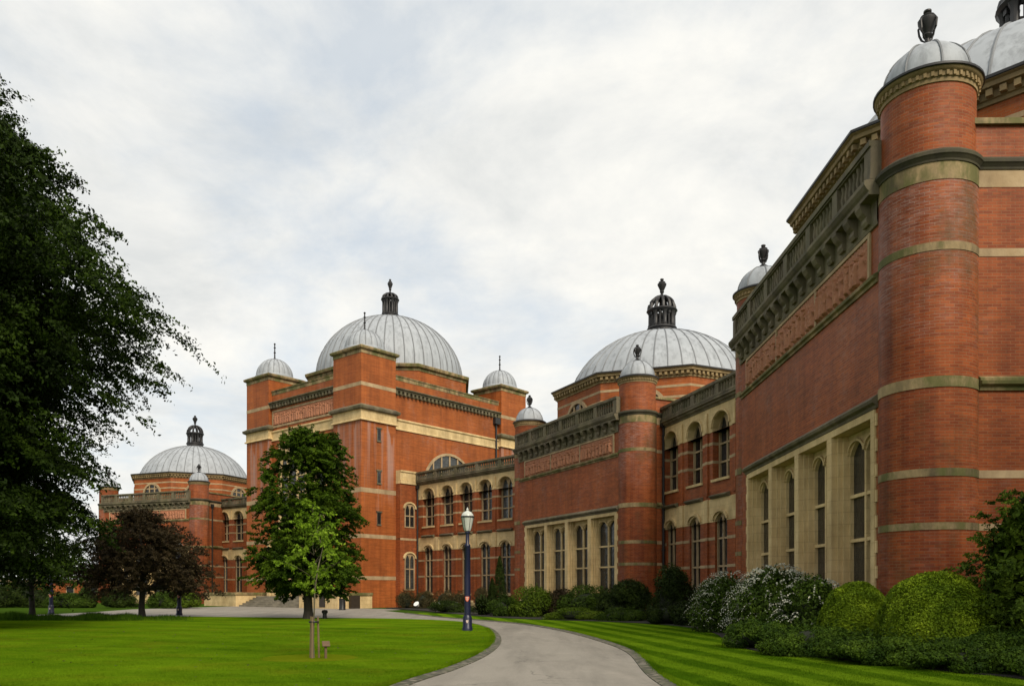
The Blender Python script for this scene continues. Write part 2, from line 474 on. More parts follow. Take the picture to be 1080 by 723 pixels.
# ------------------------------------------------------------------ mesh helpers
class MB:
    def __init__(self):
        self.v, self.f, self.uv = [], [], []

    def face(self, pts, uv=None):
        i = len(self.v)
        self.v.extend([tuple(p) for p in pts])
        self.f.append(tuple(range(i, i + len(pts))))
        self.uv.append(uv)

    def box(self, x0, x1, y0, y1, z0, z1):
        a = [(x0, y0), (x1, y0), (x1, y1), (x0, y1)]
        for i in range(4):
            p, q = a[i], a[(i + 1) % 4]
            self.face([(*p, z0), (*q, z0), (*q, z1), (*p, z1)])
        self.face([(*p, z1) for p in a])
        self.face([(*p, z0) for p in reversed(a)])
        return self

    def lathe(self, prof, cx=0, cy=0, seg=24, a0=0.0, a1=2 * PI):
        rm = max(r for r, z in prof)
        s = [0]
        for (r0, z0), (r1, z1) in zip(prof, prof[1:]):
            s.append(s[-1] + math.hypot(r1 - r0, z1 - z0))
        vert = abs(prof[0][0] - prof[-1][0]) < 1e-6
        for i in range(seg):
            t0, t1 = a0 + (a1 - a0) * i / seg, a0 + (a1 - a0) * (i + 1) / seg
            for k in range(len(prof) - 1):
                (r0, z0), (r1, z1) = prof[k], prof[k + 1]
                v0, v1 = (z0, z1) if vert else (s[k], s[k + 1])
                pts = [(cx + r0 * math.cos(t0), cy + r0 * math.sin(t0), z0), (cx + r0 * math.cos(t1), cy + r0 * math.sin(t1), z0),
                       (cx + r1 * math.cos(t1), cy + r1 * math.sin(t1), z1), (cx + r1 * math.cos(t0), cy + r1 * math.sin(t0), z1)]
                uv = [(t0 * rm, v0), (t1 * rm, v0), (t1 * rm, v1), (t0 * rm, v1)]
                if r0 < 1e-5:
                    pts, uv = pts[1:], uv[1:]
                elif r1 < 1e-5:
                    pts, uv = pts[:3], uv[:3]
                self.face(pts, uv)
        return self

    def tube(self, pts, rad, seg=8, cap=True):
        pts = [Vector(p) for p in pts]
        if isinstance(rad, (int, float)):
            rad = [rad] * len(pts)
        rings = []
        for i, p in enumerate(pts):
            d = (pts[min(i + 1, len(pts) - 1)] - pts[max(i - 1, 0)]).normalized()
            a = d.cross(Vector((0, 0, 1)) if abs(d.z) < 0.9 else Vector((1, 0, 0))).normalized()
            b = d.cross(a)
            rings.append([p + a * (rad[i] * math.cos(2 * PI * k / seg)) + b * (rad[i] * math.sin(2 * PI * k / seg)) for k in range(seg)])
        for r0, r1 in zip(rings, rings[1:]):
            for k in range(seg):
                k2 = (k + 1) % seg
                self.face([r0[k], r0[k2], r1[k2], r1[k]])
        if cap:
            self.face(list(reversed(rings[0])))
            self.face(rings[-1])
        return self

    def sweep(self, path, prof, closed=False, caps=True):
        """path: 2-D points, outside on the right hand; prof: (offset outwards, z) from bottom to top"""
        n = len(path)
        P = [Vector(p).to_2d() for p in path]
        dirs = []
        m = n if closed else n - 1
        for i in range(m):
            dirs.append((P[(i + 1) % n] - P[i]).normalized())
        off, cum, acc = [], [], 0.0
        for i in range(n):
            d0 = dirs[i - 1] if (closed or i > 0) else dirs[0]
            d1 = dirs[i % m] if (closed or i < m) else dirs[-1]
            n0, n1 = Vector((d0.y, -d0.x)), Vector((d1.y, -d1.x))
            b = (n0 + n1)
            b = b / max(0.2, b.dot(n0)) if b.length > 1e-6 else n0
            off.append(b)
            cum.append(acc)
            if i < m:
                acc += (P[(i + 1) % n] - P[i]).length
        cum.append(acc)
        for i in range(m):
            j = (i + 1) % n
            for (o0, z0), (o1, z1) in zip(prof, prof[1:]):
                a, b = P[i] + off[i] * o0, P[j] + off[j] * o0
                c, d = P[j] + off[j] * o1, P[i] + off[i] * o1
                uu = [(cum[i], z0), (cum[i + 1], z0), (cum[i + 1], z1 + o1 - o0), (cum[i], z1 + o1 - o0)]
                self.face([(*a, z0), (*b, z0), (*c, z1), (*d, z1)], uu)
        if caps and not closed and len(prof) > 2:
            for i, rev in ((0, False), (n - 1, True)):
                pts = [(*(P[i] + off[i] * o), z) for o, z in prof]
                self.face(pts if not rev else pts[::-1])
        return self

    def grid_wall(self, xs, zs, holes, y, depth=0.0):
        """front wall in plane y facing -y with rectangular holes (x0,x1,z0,z1) that lie on the grid lines"""
        xs, zs = sorted(set(xs)), sorted(set(zs))
        for x0, x1 in zip(xs, xs[1:]):
            for z0, z1 in zip(zs, zs[1:]):
                xc, zc = (x0 + x1) / 2, (z0 + z1) / 2
                if any(h[0] < xc < h[1] and h[2] < zc < h[3] for h in holes):
                    continue
                self.face([(x0, y, z0), (x1, y, z0), (x1, y, z1), (x0, y, z1)])
        if depth:
            for a, b, c, d in holes:
                self.face([(a, y, c), (a, y, d), (a, y + depth, d), (a, y + depth, c)])
                self.face([(b, y, d), (b, y, c), (b, y + depth, c), (b, y + depth, d)])
                self.face([(a, y, d), (b, y, d), (b, y + depth, d), (a, y + depth, d)])
                self.face([(b, y, c), (a, y, c), (a, y + depth, c), (b, y + depth, c)])
        return self

    def plate(self, x0, x1, z0, z1, y, lights, depth, kind='round', N=10):
        """stone plate facing -y with arched openings (a, b, z_bottom, z_spring, z_top)"""
        def q(a, b, c, d):
            if b - a > 1e-5 and d - c > 1e-5:
                self.face([(a, y, c), (b, y, c), (b, y, d), (a, y, d)])
        cur = x0
        for a, b, zb, zs, zt in sorted(lights):
            q(cur, a, z0, z1)
            q(a, b, z0, zb)
            xm, hw = (a + b) / 2, (b - a) / 2

            def arch(x):
                t = min(1.0, abs((x - xm) / hw))
                if kind == 'round':
                    return zs + (zt - zs) * math.sqrt(max(0, 1 - t * t))
                if kind == 'point':
                    return zs + (zt - zs) * (1 - t ** 1.7)
                return zs + (zt - zs) * (1 - t * t)
            for i in range(N):
                u, w = a + (b - a) * i / N, a + (b - a) * (i + 1) / N
                self.face([(u, y, arch(u)), (w, y, arch(w)), (w, y, z1), (u, y, z1)])
                self.face([(u, y, arch(u)), (u, y + depth, arch(u)), (w, y + depth, arch(w)), (w, y, arch(w))])
            lo = max(zb, z0)
            if zs > lo:
                self.face([(a, y, lo), (a, y, zs), (a, y + depth, zs), (a, y + depth, lo)])
                self.face([(b, y, zs), (b, y, lo), (b, y + depth, lo), (b, y + depth, zs)])
            if zb > z0:
                self.face([(b, y, zb), (a, y, zb), (a, y + depth, zb), (b, y + depth, zb)])
            cur = b
        q(cur, x1, z0, z1)
        self.face([(x0, y, z1), (x1, y, z1), (x1, y + depth, z1), (x0, y + depth, z1)])
        self.face([(x1, y, z0), (x0, y, z0), (x0, y + depth, z0), (x1, y + depth, z0)])
        self.face([(x0, y, z0), (x0, y, z1), (x0, y + depth, z1), (x0, y + depth, z0)])
        self.face([(x1, y, z1), (x1, y, z0), (x1, y + depth, z0), (x1, y + depth, z1)])
        return self

    def arch_hood(self, xm, z_spring, r, rise, w, y0, y1, N=12, over=0.0):
        """projecting arch moulding, outer face at y0 (towards the viewer), back at y1"""
        for i in range(N):
            t0, t1 = PI * i / N, PI * (i + 1) / N

            def p(t, rr, rs):
                return xm + rr * math.cos(t), z_spring + rs * math.sin(t)
            a, b = p(t0, r, rise), p(t1, r, rise)
            c, d = p(t1, r + w, rise + w), p(t0, r + w, rise + w)
            self.face([(a[0], y0, a[1]), (d[0], y0, d[1]), (c[0], y0, c[1]), (b[0], y0, b[1])])
            self.face([(d[0], y0, d[1]), (d[0], y1, d[1]), (c[0], y1, c[1]), (c[0], y0, c[1])])
            self.face([(a[0], y1, a[1]), (a[0], y0, a[1]), (b[0], y0, b[1]), (b[0], y1, b[1])])
        return self

    def fan(self, xm, zb, r, y, N=14):
        self.face([(xm + r * math.cos(PI * i / N), y, zb + r * math.sin(PI * i / N)) for i in range(N + 1)])
        return self

    def xf(self, M):
        self.v = [tuple(M @ Vector(p)) for p in self.v]
        return self

    def merge(self, o):
        k = len(self.v)
        self.v += o.v
        self.f += [tuple(i + k for i in f) for f in o.f]
        self.uv += o.uv
        return self

    def build(self, name, mat, parent=None, smooth=False, weld=True, fix=False):
        me = bpy.data.meshes.new(name)
        me.from_pydata(self.v, [], self.f)
        uvl = me.uv_layers.new(name='UVMap')
        buf = np.empty(len(me.loops) * 2, dtype=np.float32)
        k = 0
        for f, uv in zip(self.f, self.uv):
            if uv is None:
                p = [Vector(self.v[i]) for i in f]
                nrm = (p[1] - p[0]).cross(p[2] - p[1])
                if nrm.length < 1e-12 and len(p) > 3:
                    nrm = (p[2] - p[0]).cross(p[3] - p[0])
                nrm.normalize()
                if abs(nrm.z) > 0.75:
                    uv = [(q.x, q.y) for q in p]
                else:
                    t = Vector((-nrm.y, nrm.x, 0)).normalized()
                    uv = [(q.dot(t), q.z) for q in p]
            for a in uv:
                buf[k], buf[k + 1] = a
                k += 2
        uvl.data.foreach_set('uv', buf)
        if weld or fix:
            import bmesh
            bm = bmesh.new()
            bm.from_mesh(me)
            bmesh.ops.remove_doubles(bm, verts=bm.verts, dist=1e-4)
            if fix:
                bmesh.ops.recalc_face_normals(bm, faces=bm.faces)
            bm.to_mesh(me)
            bm.free()
        if smooth:
            for p in me.polygons:
                p.use_smooth = True
            me.set_sharp_from_angle(angle=R_(38))
        me.materials.append(MAT[mat])
        o = bpy.data.objects.new(name, me)
        COL.objects.link(o)
        if parent:
            o.parent = parent
        return o


def tag(o, label=None, cat=None, group=None, kind=None):
    for k, v in (('label', label), ('category', cat), ('group', group), ('kind', kind)):
        if v:
            o[k] = v
    return o


def empty(name, loc, rz=0.0, label=None, cat=None, group=None):
    o = bpy.data.objects.new(name, None)
    o.empty_display_size = 0.3
    COL.objects.link(o)
    o.location = loc
    o.rotation_euler = (0, 0, rz)
    return tag(o, label, cat, group)


def copy_tree(o, parent=None):
    c = o.copy()
    COL.objects.link(c)
    if parent:
        c.parent = parent
    for ch in list(o.children):
        copy_tree(ch, c)
    return c


def at(px, py, Y=None):
    """ground point under photo pixel (px, py), or the point at depth Y on that column"""
    if Y is None:
        Y = EYE * F_PX / (py - HOR)
    return ((px - 540) / F_PX * Y, Y)


def up(py, Y):
    return EYE + (HOR - py) / F_PX * Y


def face_frame(origin, ang):
    """frame whose -y side faces along angle ang-90: x runs along ang"""
    return Matrix.Translation(Vector((*origin, 0)) if len(origin) == 2 else Vector(origin)) @ Matrix.Rotation(ang, 4, 'Z')


# ------------------------------------------------------------------ architectural pieces
def finial_profile(h, r):
    p = [(0.0, 0), (0.55, 0), (0.6, .06), (0.35, .1), (0.28, .2), (0.42, .26), (0.50, .3), (0.42, .34), (0.55, .42), (0.95, .62), (1.0, .70),
         (0.7, .76), (0.75, .80), (0.45, .84), (0.30, .88), (0.42, .92), (0.40, .96), (0.15, .99), (0.0, 1.0)]
    return [(a * r, b * h) for a, b in p]


def ribs(mb, R, H, z0, n, cx, cy, rad, power=1.0, top=0.06, steps=10, phase=0.0, lift=1.0, cut=0.0):
    t0 = math.asin(cut / H)
    for k in range(n):
        a = phase + 2 * PI * k / n
        pts = []
        for i in range(steps + 1):
            t = t0 + (PI / 2 * (1 - top) - t0) * i / steps
            rr, hh = R * math.cos(t) ** power, H * math.sin(t)
            pts.append((cx + lift * rr * math.cos(a), cy + lift * rr * math.sin(a), z0 + hh))
        mb.tube(pts, rad, 5)
    return mb


def dome_profile(R, H, z0, steps=14, cut=0.0):
    t0 = math.asin(cut / H)
    an = [t0 + (PI / 2 - t0) * i / steps for i in range(steps + 1)]
    return [(R * math.cos(a) if i < steps else 0.0, z0 + H * math.sin(a)) for i, a in enumerate(an)]


def dome_shell(mb, R, H, z0, cx, cy, n, seg_per=3, pillow=0.0, steps=14, cut=0.0):
    """lead dome; pillow > 0 puffs the strips between the ribs (melon dome)"""
    seg = n * seg_per
    prof = dome_profile(R, H, z0, steps, cut)
    for i in range(seg):
        t = [2 * PI * (i + d) / seg for d in (0, 1)]
        f = [1 + pillow * abs(math.sin(a * n / 2)) for a in t]
        for (r0, z0_), (r1, z1_) in zip(prof, prof[1:]):
            pts = [(cx + r0 * f[0] * math.cos(t[0]), cy + r0 * f[0] * math.sin(t[0]), z0_), (cx + r0 * f[1] * math.cos(t[1]), cy + r0 * f[1] * math.sin(t[1]), z0_)]
            if r1 > 1e-5:
                pts += [(cx + r1 * f[1] * math.cos(t[1]), cy + r1 * f[1] * math.sin(t[1]), z1_), (cx + r1 * f[0] * math.cos(t[0]), cy + r1 * f[0] * math.sin(t[0]), z1_)]
            else:
                pts += [(cx, cy, z1_)]
            mb.face(pts)
    return mb


def lantern(parent, cx, cy, z0, s, tall=False):
    """dark open lantern with columns, ring, openwork cap and finial; s = radius"""
    h = 1.75 * s if not tall else 2.35 * s
    base = MB().lathe([(1.25 * s, z0 - 0.3 * s), (1.2 * s, z0 + .1 * s), (1.05 * s, z0 + .2 * s), (1.05 * s, z0 + .45 * s), (1.15 * s, z0 + .5 * s), (1.1 * s, z0 + .6 * s), (0, z0 + .6 * s)], cx, cy, 20)
    o = base.build('lantern', 'iron', parent, True)
    c = MB()
    for k in range(8):
        a = 2 * PI * (k + .5) / 8
        x, y = cx + .88 * s * math.cos(a), cy + .88 * s * math.sin(a)
        c.lathe([(.17 * s, z0 + .6 * s), (.2 * s, z0 + .75 * s), (.16 * s, z0 + .8 * s), (.15 * s, z0 + h - .2 * s), (.24 * s, z0 + h)], x, y, 8)
        x2, y2 = cx + .88 * s * math.cos(a + PI / 8), cy + .88 * s * math.sin(a + PI / 8)
        c.lathe([(.07 * s, z0 + .6 * s), (.07 * s, z0 + h)], x2, y2, 5)
        c.box(x2 - .1 * s, x2 + .1 * s, y2 - .1 * s, y2 + .1 * s, z0 + h - .22 * s, z0 + h)
    c.lathe([(.4 * s, z0 + .6 * s), (.26 * s, z0 + 1.0 * s), (.26 * s, z0 + h)], cx, cy, 8)
    c.build('column_ring', 'iron', o, True)
    t = MB()
    zt = z0 + h
    t.lathe([(.7 * s, zt - .02), (1.05 * s, zt), (1.16 * s, zt + .12 * s), (1.12 * s, zt + .2 * s), (.95 * s, zt + .26 * s), (.7 * s, zt + .22 * s), (.7 * s, zt - .02)], cx, cy, 24)
    dh = 1.0 * s if not tall else .7 * s
    ribs(t, .98 * s, dh, zt + .22 * s, 12, cx, cy, .13 * s, top=.16, steps=7)
    t.lathe([(.62 * s, zt + .22 * s + dh * .78), (.66 * s, zt + .22 * s + dh * .8), (.3 * s, zt + .22 * s + dh * .98), (0, zt + .22 * s + dh)], cx, cy, 16)
    t.build('lantern_cap', 'iron', o, True)
    zf = zt + .22 * s + dh * .95
    f = MB().lathe([(r, zf + z) for r, z in finial_profile(1.45 * s if not tall else 1.9 * s, .34 * s)], cx, cy, 12)
    f.build('finial', 'iron', o, True)


def dentils(mb, path, closed, size, gap, out, z0, z1, inner=0.0):
    """small blocks along a path (outside right)"""
    n = len(path)
    for i in range(n if closed else n - 1):
        p, q = Vector(path[i]).to_2d(), Vector(path[(i + 1) % n]).to_2d()
        d = q - p
        L = d.length
        if L < size:
            continue
        d /= L
        nr = Vector((d.y, -d.x))
        k = max(1, int(L / (size + gap)))
        st = L / k
        for j in range(k):
            a = p + d * (st * (j + .5) - size / 2)
            b = a + d * size
            A, B = a + nr * inner, b + nr * inner
            C, D = b + nr * out, a + nr * out
            for u, w in ((A, D), (D, C), (C, B)):
                mb.face([(*u, z0), (*w, z0), (*w, z1), (*u, z1)])
            mb.face([(*D, z0), (*A, z0), (*B, z0), (*C, z0)])
            mb.face([(*A, z1), (*D, z1), (*C, z1), (*B, z1)])
    return mb


def balustrade(mb, x0, x1, y, z0, z1, pier_every=2.6, step=0.24):
    """rail, plinth, piers and turned balusters along x at depth y"""
    n = max(1, round((x1 - x0) / pier_every))
    mb.box(x0, x1, y - .17, y + .17, z0, z0 + .13)
    mb.box(x0, x1, y - .19, y + .19, z1 - .15, z1)
    mb.box(x0, x1, y - .14, y + .14, z1 - .20, z1 - .152)
    for i in range(n + 1):
        xc = x0 + .2 + (x1 - x0 - .4) * i / n
        mb.box(xc - .2, xc + .2, y - .155, y + .155, z0 + .131, z1 - .201)
        if i < n:
            a, b = xc + .2, x0 + .2 + (x1 - x0 - .4) * (i + 1) / n - .2
            m = max(1, int((b - a) / step))
            for j in range(m):
                xb = a + (b - a) * (j + .5) / m
                hz = z1 - .2 - z0 - .13
                mb.lathe([(.09, z0 + .13), (.07, z0 + .13 + hz * .12), (.105, z0 + .13 + hz * .38), (.065, z0 + .13 + hz * .75), (.09, z0 + .13 + hz * .9), (.09, z1 - .2)], xb, y, 7)
    return mb


def mullioned(parent, x0, x1, z0, z1, y, spring, top, transoms, lights=2, margin=.1, mull=.1, depth=.16, kind='point', name='window', xform=None, mat='stone_pale', hood=0):
    """stone window: arched lights, mullions and transoms, with a pane of leaded glass behind"""
    w = (x1 - x0 - 2 * margin - (lights - 1) * mull) / lights
    ls = [(x0 + margin + i * (w + mull), x0 + margin + i * (w + mull) + w, z0 + margin, spring, top) for i in range(lights)]
    m = MB().plate(x0, x1, z0, z1, y, ls, depth, kind)
    for t in transoms:
        for a, b, *_ in ls:
            m.box(a + .001, b - .001, y + .015, y + depth - .02, t - .05, t + .05)
    g = MB()
    g.face([(x0 + .01, y + depth * .75, z0 + .01), (x1 - .01, y + depth * .75, z0 + .01), (x1 - .01, y + depth * .75, z1 - .01), (x0 + .01, y + depth * .75, z1 - .01)])
    if xform is not None:
        m.xf(xform)
        g.xf(xform)
    o = m.build(name, mat, parent, weld=False)
    g.build('pane', 'glass', o, weld=False)
    return o


def lunette(parent, r, M, lights=3, tracery=False):
    s = MB()
    s.arch_hood(0, 0, r, r, .24, -.14, .05, 18)
    s.box(-r - .24, r + .24, -.16, .04, -.16, 0)
    for i in range(1, lights + 1):
        x = -r + 2 * r * i / (lights + 1)
        h = math.sqrt(max(0.01, r * r - x * x))
        s.box(x - .07, x + .07, -.09, -.02, 0, h)
    if tracery:
        s.arch_hood(0, 0, r * .52, r * .52, .10, -.10, -.02, 14)
    s.xf(M)
    o = s.build('lunette_window', 'stone_pale', parent, weld=False)
    MB().fan(0, 0, r, -.01, 20).xf(M).build('pane', 'glass', o, weld=False)
    return o


def relief_panel(parent, x0, x1, z0, z1, y, seed, name='relief_panel'):
    """terracotta panel of rows of low-relief standing figures and foliage"""
    rg = np.random.default_rng(seed)
    nx, nz = int((x1 - x0) / .045), int((z1 - z0) / .05)
    X, Z = np.meshgrid(np.linspace(0, x1 - x0, nx + 1), np.linspace(0, z1 - z0, nz + 1))
    H = np.zeros_like(X)
    hh = z1 - z0
    x = .2
    while x < x1 - x0 - .15:
        w = rg.uniform(.10, .17)
        top = hh * rg.uniform(.70, .92)
        lean = rg.uniform(-.12, .12)
        cx = x + lean * (Z / hh - .5)
        body = np.clip(1 - ((X - cx) / (w * (1.15 - .4 * Z / top))) ** 2, 0, 1) * (Z < top * .82) * (Z > .06)
        head = np.clip(1 - ((X - cx) ** 2 + (Z - top * .92) ** 2) / (.085 ** 2), 0, 1)
        ang = rg.uniform(-1.1, 1.1)
        az = top * .66 + math.tan(ang) * .5 * np.abs(X - cx)
        arm = np.clip(1 - ((Z - az) / .05) ** 2, 0, 1) * (np.abs(X - cx) < rg.uniform(.18, .34))
        H = np.maximum(H, np.sqrt(body) * rg.uniform(.6, 1.0))
        H = np.maximum(H, np.sqrt(head) * .9)
        H = np.maximum(H, np.sqrt(arm) * .6)
        x += rg.uniform(.26, .5)
    H += .18 * np.sin(X * 31 + 3 * np.sin(Z * 17)) * np.sin(Z * 27 + seed)
    Y = y - .15 * H
    m = MB()
    for j in range(nz):
        for i in range(nx):
            m.face([(x0 + X[j + a, i + b], Y[j + a, i + b], z0 + Z[j + a, i + b]) for a, b in ((0, 0), (0, 1), (1, 1), (1, 0))])
    return m.build(name, 'relief', parent, True)


# ------------------------------------------------------------------ domed block (three of them stand in the picture)
FY, RT, EX, SPAN = -1.07, 1.17, 0.70, 14.6
A0 = math.atan2(FY, -math.sqrt(RT ** 2 - FY ** 2))
A1 = math.atan2(math.sqrt(RT ** 2 - EX ** 2), EX)


def arc(cx, cy, r, a0, a1, n=22):
    return [(cx + r * math.cos(a0 + (a1 - a0) * i / n), cy + r * math.sin(a0 + (a1 - a0) * i / n)) for i in range(n + 1)]


NEAR_ARC = arc(0, 0, RT, A0, A1)
FAR_ARC = arc(-SPAN, 0, RT, PI - A1, PI - A0 - 0.0 if PI - A0 > PI - A1 else 3 * PI - A0)
OCT_C, OCT_A = (-7.55, 7.35), 7.15
OCT_R = OCT_A / math.cos(PI / 8)
BACK = 17.0


def octagon(c, r, ccw=True):
    return [(c[0] + r * math.cos(PI / 8 + k * PI / 4), c[1] + r * math.sin(PI / 8 + k * PI / 4)) for k in range(8)]


def build_block(name, label):
    root = empty(name, (0, 0, 0))
    tag(root, label, 'building', 'domed brick blocks round the court')
    ff = NEAR_ARC[0][0] * -1
    fx0, fx1 = -SPAN + ff, -ff                               # facade between the turrets
    wx0, wx1, wz1 = -13.3 + .13, -.62, 6.45                  # stone window surround
    # brick walls
    w = MB()
    w.sweep([(-SPAN - EX, BACK)] + FAR_ARC[:1], [(0, 0), (0, 12.3)])
    w.sweep([NEAR_ARC[-1], (EX, BACK)], [(0, 0), (0, 12.3)])
    w.sweep([(EX, BACK), (-SPAN - EX, BACK)], [(0, 0), (0, 12.3)])
    w.grid_wall([fx0, wx0, wx1, fx1], [0, .9, wz1, 12.3], [(wx0, wx1, .9, wz1)], FY, .2)
    wall = w.build('wall', 'brick', root)
    r = MB()
    r.face([(-SPAN - EX, FY, 12.3), (EX, FY, 12.3), (EX, BACK, 12.3), (-SPAN - EX, BACK, 12.3)])
    r.build('roof', 'roof', root)
    # parapet on the end walls
    for sgn, x in ((1, EX), (-1, -SPAN - EX)):
        a, b = (x - .35, x) if sgn > 0 else (x, x + .35)
        p = MB().box(a, b, .6, BACK, 12.32, 13.3).build('parapet_wall', 'brick', root)
        a, b = (x - .42, x + .09) if x > 0 else (x - .09, x + .42)
        MB().box(a, b, .6, BACK + .1, 13.303, 13.45).build('coping', 'stone_green', p)
    # turrets
    for cx, ar in ((0, NEAR_ARC), (-SPAN, FAR_ARC)):
        t = MB().sweep(ar, [(0, 0), (0, 12.3)])
        tur = t.build('turret', 'brick_turret', root, True)
        MB().lathe([(1.12, 12.3), (1.12, 14.25)], cx, 0, 40).build('turret_drum', 'brick', tur, True)
        c = MB().lathe([(1.12, 14.16), (1.15, 14.17), (1.15, 14.27), (1.18, 14.29), (1.18, 14.40), (1.23, 14.43), (1.28, 14.50), (1.28, 14.55), (1.22, 14.60), (1.1, 14.62), (.2, 14.64)], cx, 0, 40)
        dentils(c, arc(cx, 0, 1.18, 0, 2 * PI, 44), False, .07, .06, .04, 14.29, 14.40)
        tc_ = c.build('turret_cornice', 'stone_brown', tur, True)
        MB().lathe([(1.285, 14.49), (1.31, 14.51), (1.31, 14.56), (1.20, 14.63), (1.0, 14.66)], cx, 0, 40).build('flashing', 'iron', tc_, True)
        cap = dome_shell(MB(), 1.08, 1.10, 14.60, cx, 0, 8, 5, .0, 10).build('turret_cap', 'lead', tur, True)
        ribs(MB(), 1.09, 1.10, 14.61, 8, cx, 0, .03, top=.1, phase=PI / 8 + .25).build('seam', 'seam', cap, True)
        f = MB().lathe([(.28, 15.60), (.30, 15.68), (.2, 15.75), (.1, 15.77)], cx, 0, 16)
        f.lathe([(rr, 15.74 + zz) for rr, zz in finial_profile(.98, .24)], cx, 0, 14)
        for k in range(4):
            a = PI / 2 * k + .5
            f.tube([(cx + q * math.cos(a), q * math.sin(a), z - .2) for q, z in ((.09, 16.12), (.17, 16.2), (.24, 16.36), (.265, 16.54), (.2, 16.66))], [.02, .028, .03, .03, .02], 6)
        f.build('finial', 'iron', cap, True)
        for z, h, o, mt in ((10.0, .2, .015, 'stone_green'), (6.62, .27, .02, 'stone_green'), (4.42, .2, .015, 'stone_green'), (3.1, .18, .015, 'stone_green'), (11.74, .44, .015, 'stone_green')):
            MB().sweep(ar, [(0, z), (o, z), (o, z + h), (0, z + h)]).build('stone_band', mt, tur)
        MB().sweep(ar, [(.0, 12.181), (.04, 12.181), (.05, 12.23), (.10, 12.30), (.13, 12.33), (.13, 12.41), (.08, 12.47), (-.05, 12.50)]).build('string_course', 'stone_black', tur)
    # plinth
    MB().sweep([(fx0, FY), (fx1, FY)], [(0, 0), (.06, 0), (.06, .82), (0, .897)]).build('plinth', 'stone', root)
    # end wall bands
    for sg in (1, -1):
        pth = [(EX, A1 and NEAR_ARC[-1][1]), (EX, BACK)] if sg > 0 else [(-SPAN - EX, BACK), (-SPAN - EX, FAR_ARC[0][1])]
        for z, h, o, mt in ((10.0, .2, .012, 'stone_pale'), (4.42, .2, .012, 'stone_pale'), (3.1, .18, .012, 'stone_pale'), (11.74, .44, .012, 'stone_pale')):
            MB().sweep(pth, [(0, z), (o, z), (o, z + h), (0, z + h)]).build('stone_band', mt, root)
        MB().sweep(pth, [(0, 6.62), (.05, 6.62), (.07, 6.7), (.16, 6.76), (.18, 6.84), (.10, 6.86), (.10, 6.92), (0, 6.99)]).build('moulding', 'stone_green', root)
        MB().sweep(pth, [(.0, 12.181), (.04, 12.181), (.05, 12.23), (.10, 12.30), (.13, 12.33), (.13, 12.41), (.08, 12.47), (-.4, 12.50)]).build('string_course', 'stone_black', root)
    # facade: label mould, sill of the frieze, relief, corbel table, cornice, balustrade
    MB().sweep([(wx0 - .25, FY), (fx1 + .02, FY)], [(0, 6.47), (.05, 6.47), (.07, 6.55), (.17, 6.6), (.20, 6.68), (.14, 6.74), (0, 6.84)]).build('label_moulding', 'stone_dark', root)
    MB().sweep([(fx0, FY), (fx1, FY)], [(0, 9.82), (.05, 9.82), (.06, 9.9), (.13, 9.94), (.14, 10.02), (.0, 10.1)]).build('frieze_sill', 'stone_green', root)
    n3 = 3
    fr = MB()
    L = fx1 - fx0 - 1.2
    for i in range(n3 + 1):
        xc = fx0 + .9 + (L - .2) * i / n3
        fr.box(xc - .06, xc + .06, FY - .06, FY + .02, 10.103, 11.22)
        if i < n3:
            relief_panel(root, xc + .062, xc + (L - .2) / n3 - .062, 10.105, 11.2, FY - .012, 5 + i)
    fr.box(fx0 + .84, fx1 - .44, FY - .05, FY + .02, 11.222, 11.32)
    fr.build('frieze_frame', 'stone_pale', root)
    cb = MB()
    cb.sweep([(fx0 - .1, FY), (fx1 + .1, FY)], [(0, 11.33), (.06, 11.33), (.08, 11.45), (.08, 11.98), (.12, 12.0)], caps=False)
    nb = 16
    for i in range(nb):
        xc = fx0 + .45 + (fx1 - fx0 - .9) * i / (nb - 1)
        prof = [(.0, 11.46), (.08, 11.46), (.13, 11.56), (.11, 11.68), (.22, 11.78), (.30, 11.92), (.30, 12.0)]
        for (o0, z0), (o1, z1) in zip(prof, prof[1:]):
            y0, y1 = FY - .08 - o0, FY - .08 - o1
            cb.face([(xc - .17, y0, z0), (xc + .17, y0, z0), (xc + .17, y1, z1), (xc - .17, y1, z1)])
            cb.face([(xc - .17, FY, z0), (xc - .17, y0, z0), (xc - .17, y1, z1), (xc - .17, FY, z1)])
            cb.face([(xc + .17, y0, z0), (xc + .17, FY, z0), (xc + .17, FY, z1), (xc + .17, y1, z1)])
    cb.build('corbel_table', 'stone_dark', root)
    MB().sweep([(fx0 - .3, FY), (fx1 + .3, FY)], [(0, 12.002), (.38, 12.002), (.38, 12.1), (.44, 12.16), (.50, 12.26), (.50, 12.36), (.4, 12.40), (-.5, 12.46)]).build('cornice', 'stone_dark', root)
    balustrade(MB(), fx0 - .25, fx1 + .25, FY - .16, 12.44, 13.45, 2.5, .26).build('balustrade', 'stone_dark', root, True)
    # great window: stone surround with four deep bays
    s = MB()
    yf = FY - .05
    jb = .24
    s.box(wx0, wx1, yf, FY + .75, wz1 - .2, wz1)
    s.box(wx0, wx0 + jb, yf, FY + .75, .9, wz1 - .203)
    s.box(wx1 - jb, wx1, yf, FY + .75, .9, wz1 - .203)
    zq = .9
    k = 0
    while zq < wz1 - .4:
        e = .14 if k % 2 else .03
        s.box(wx0 - e, wx0 + .001, yf + .012, FY + .05, zq, zq + .33)
        s.box(wx1 - .001, wx1 + e * .8, yf + .012, FY + .05, zq, zq + .33)
        zq += .34
        k += 1
    s.box(wx0, wx1, yf - .02, FY + .75, .80, .898)
    ix0, ix1 = wx0 + jb, wx1 - jb
    pitch = (ix1 - ix0) / 4
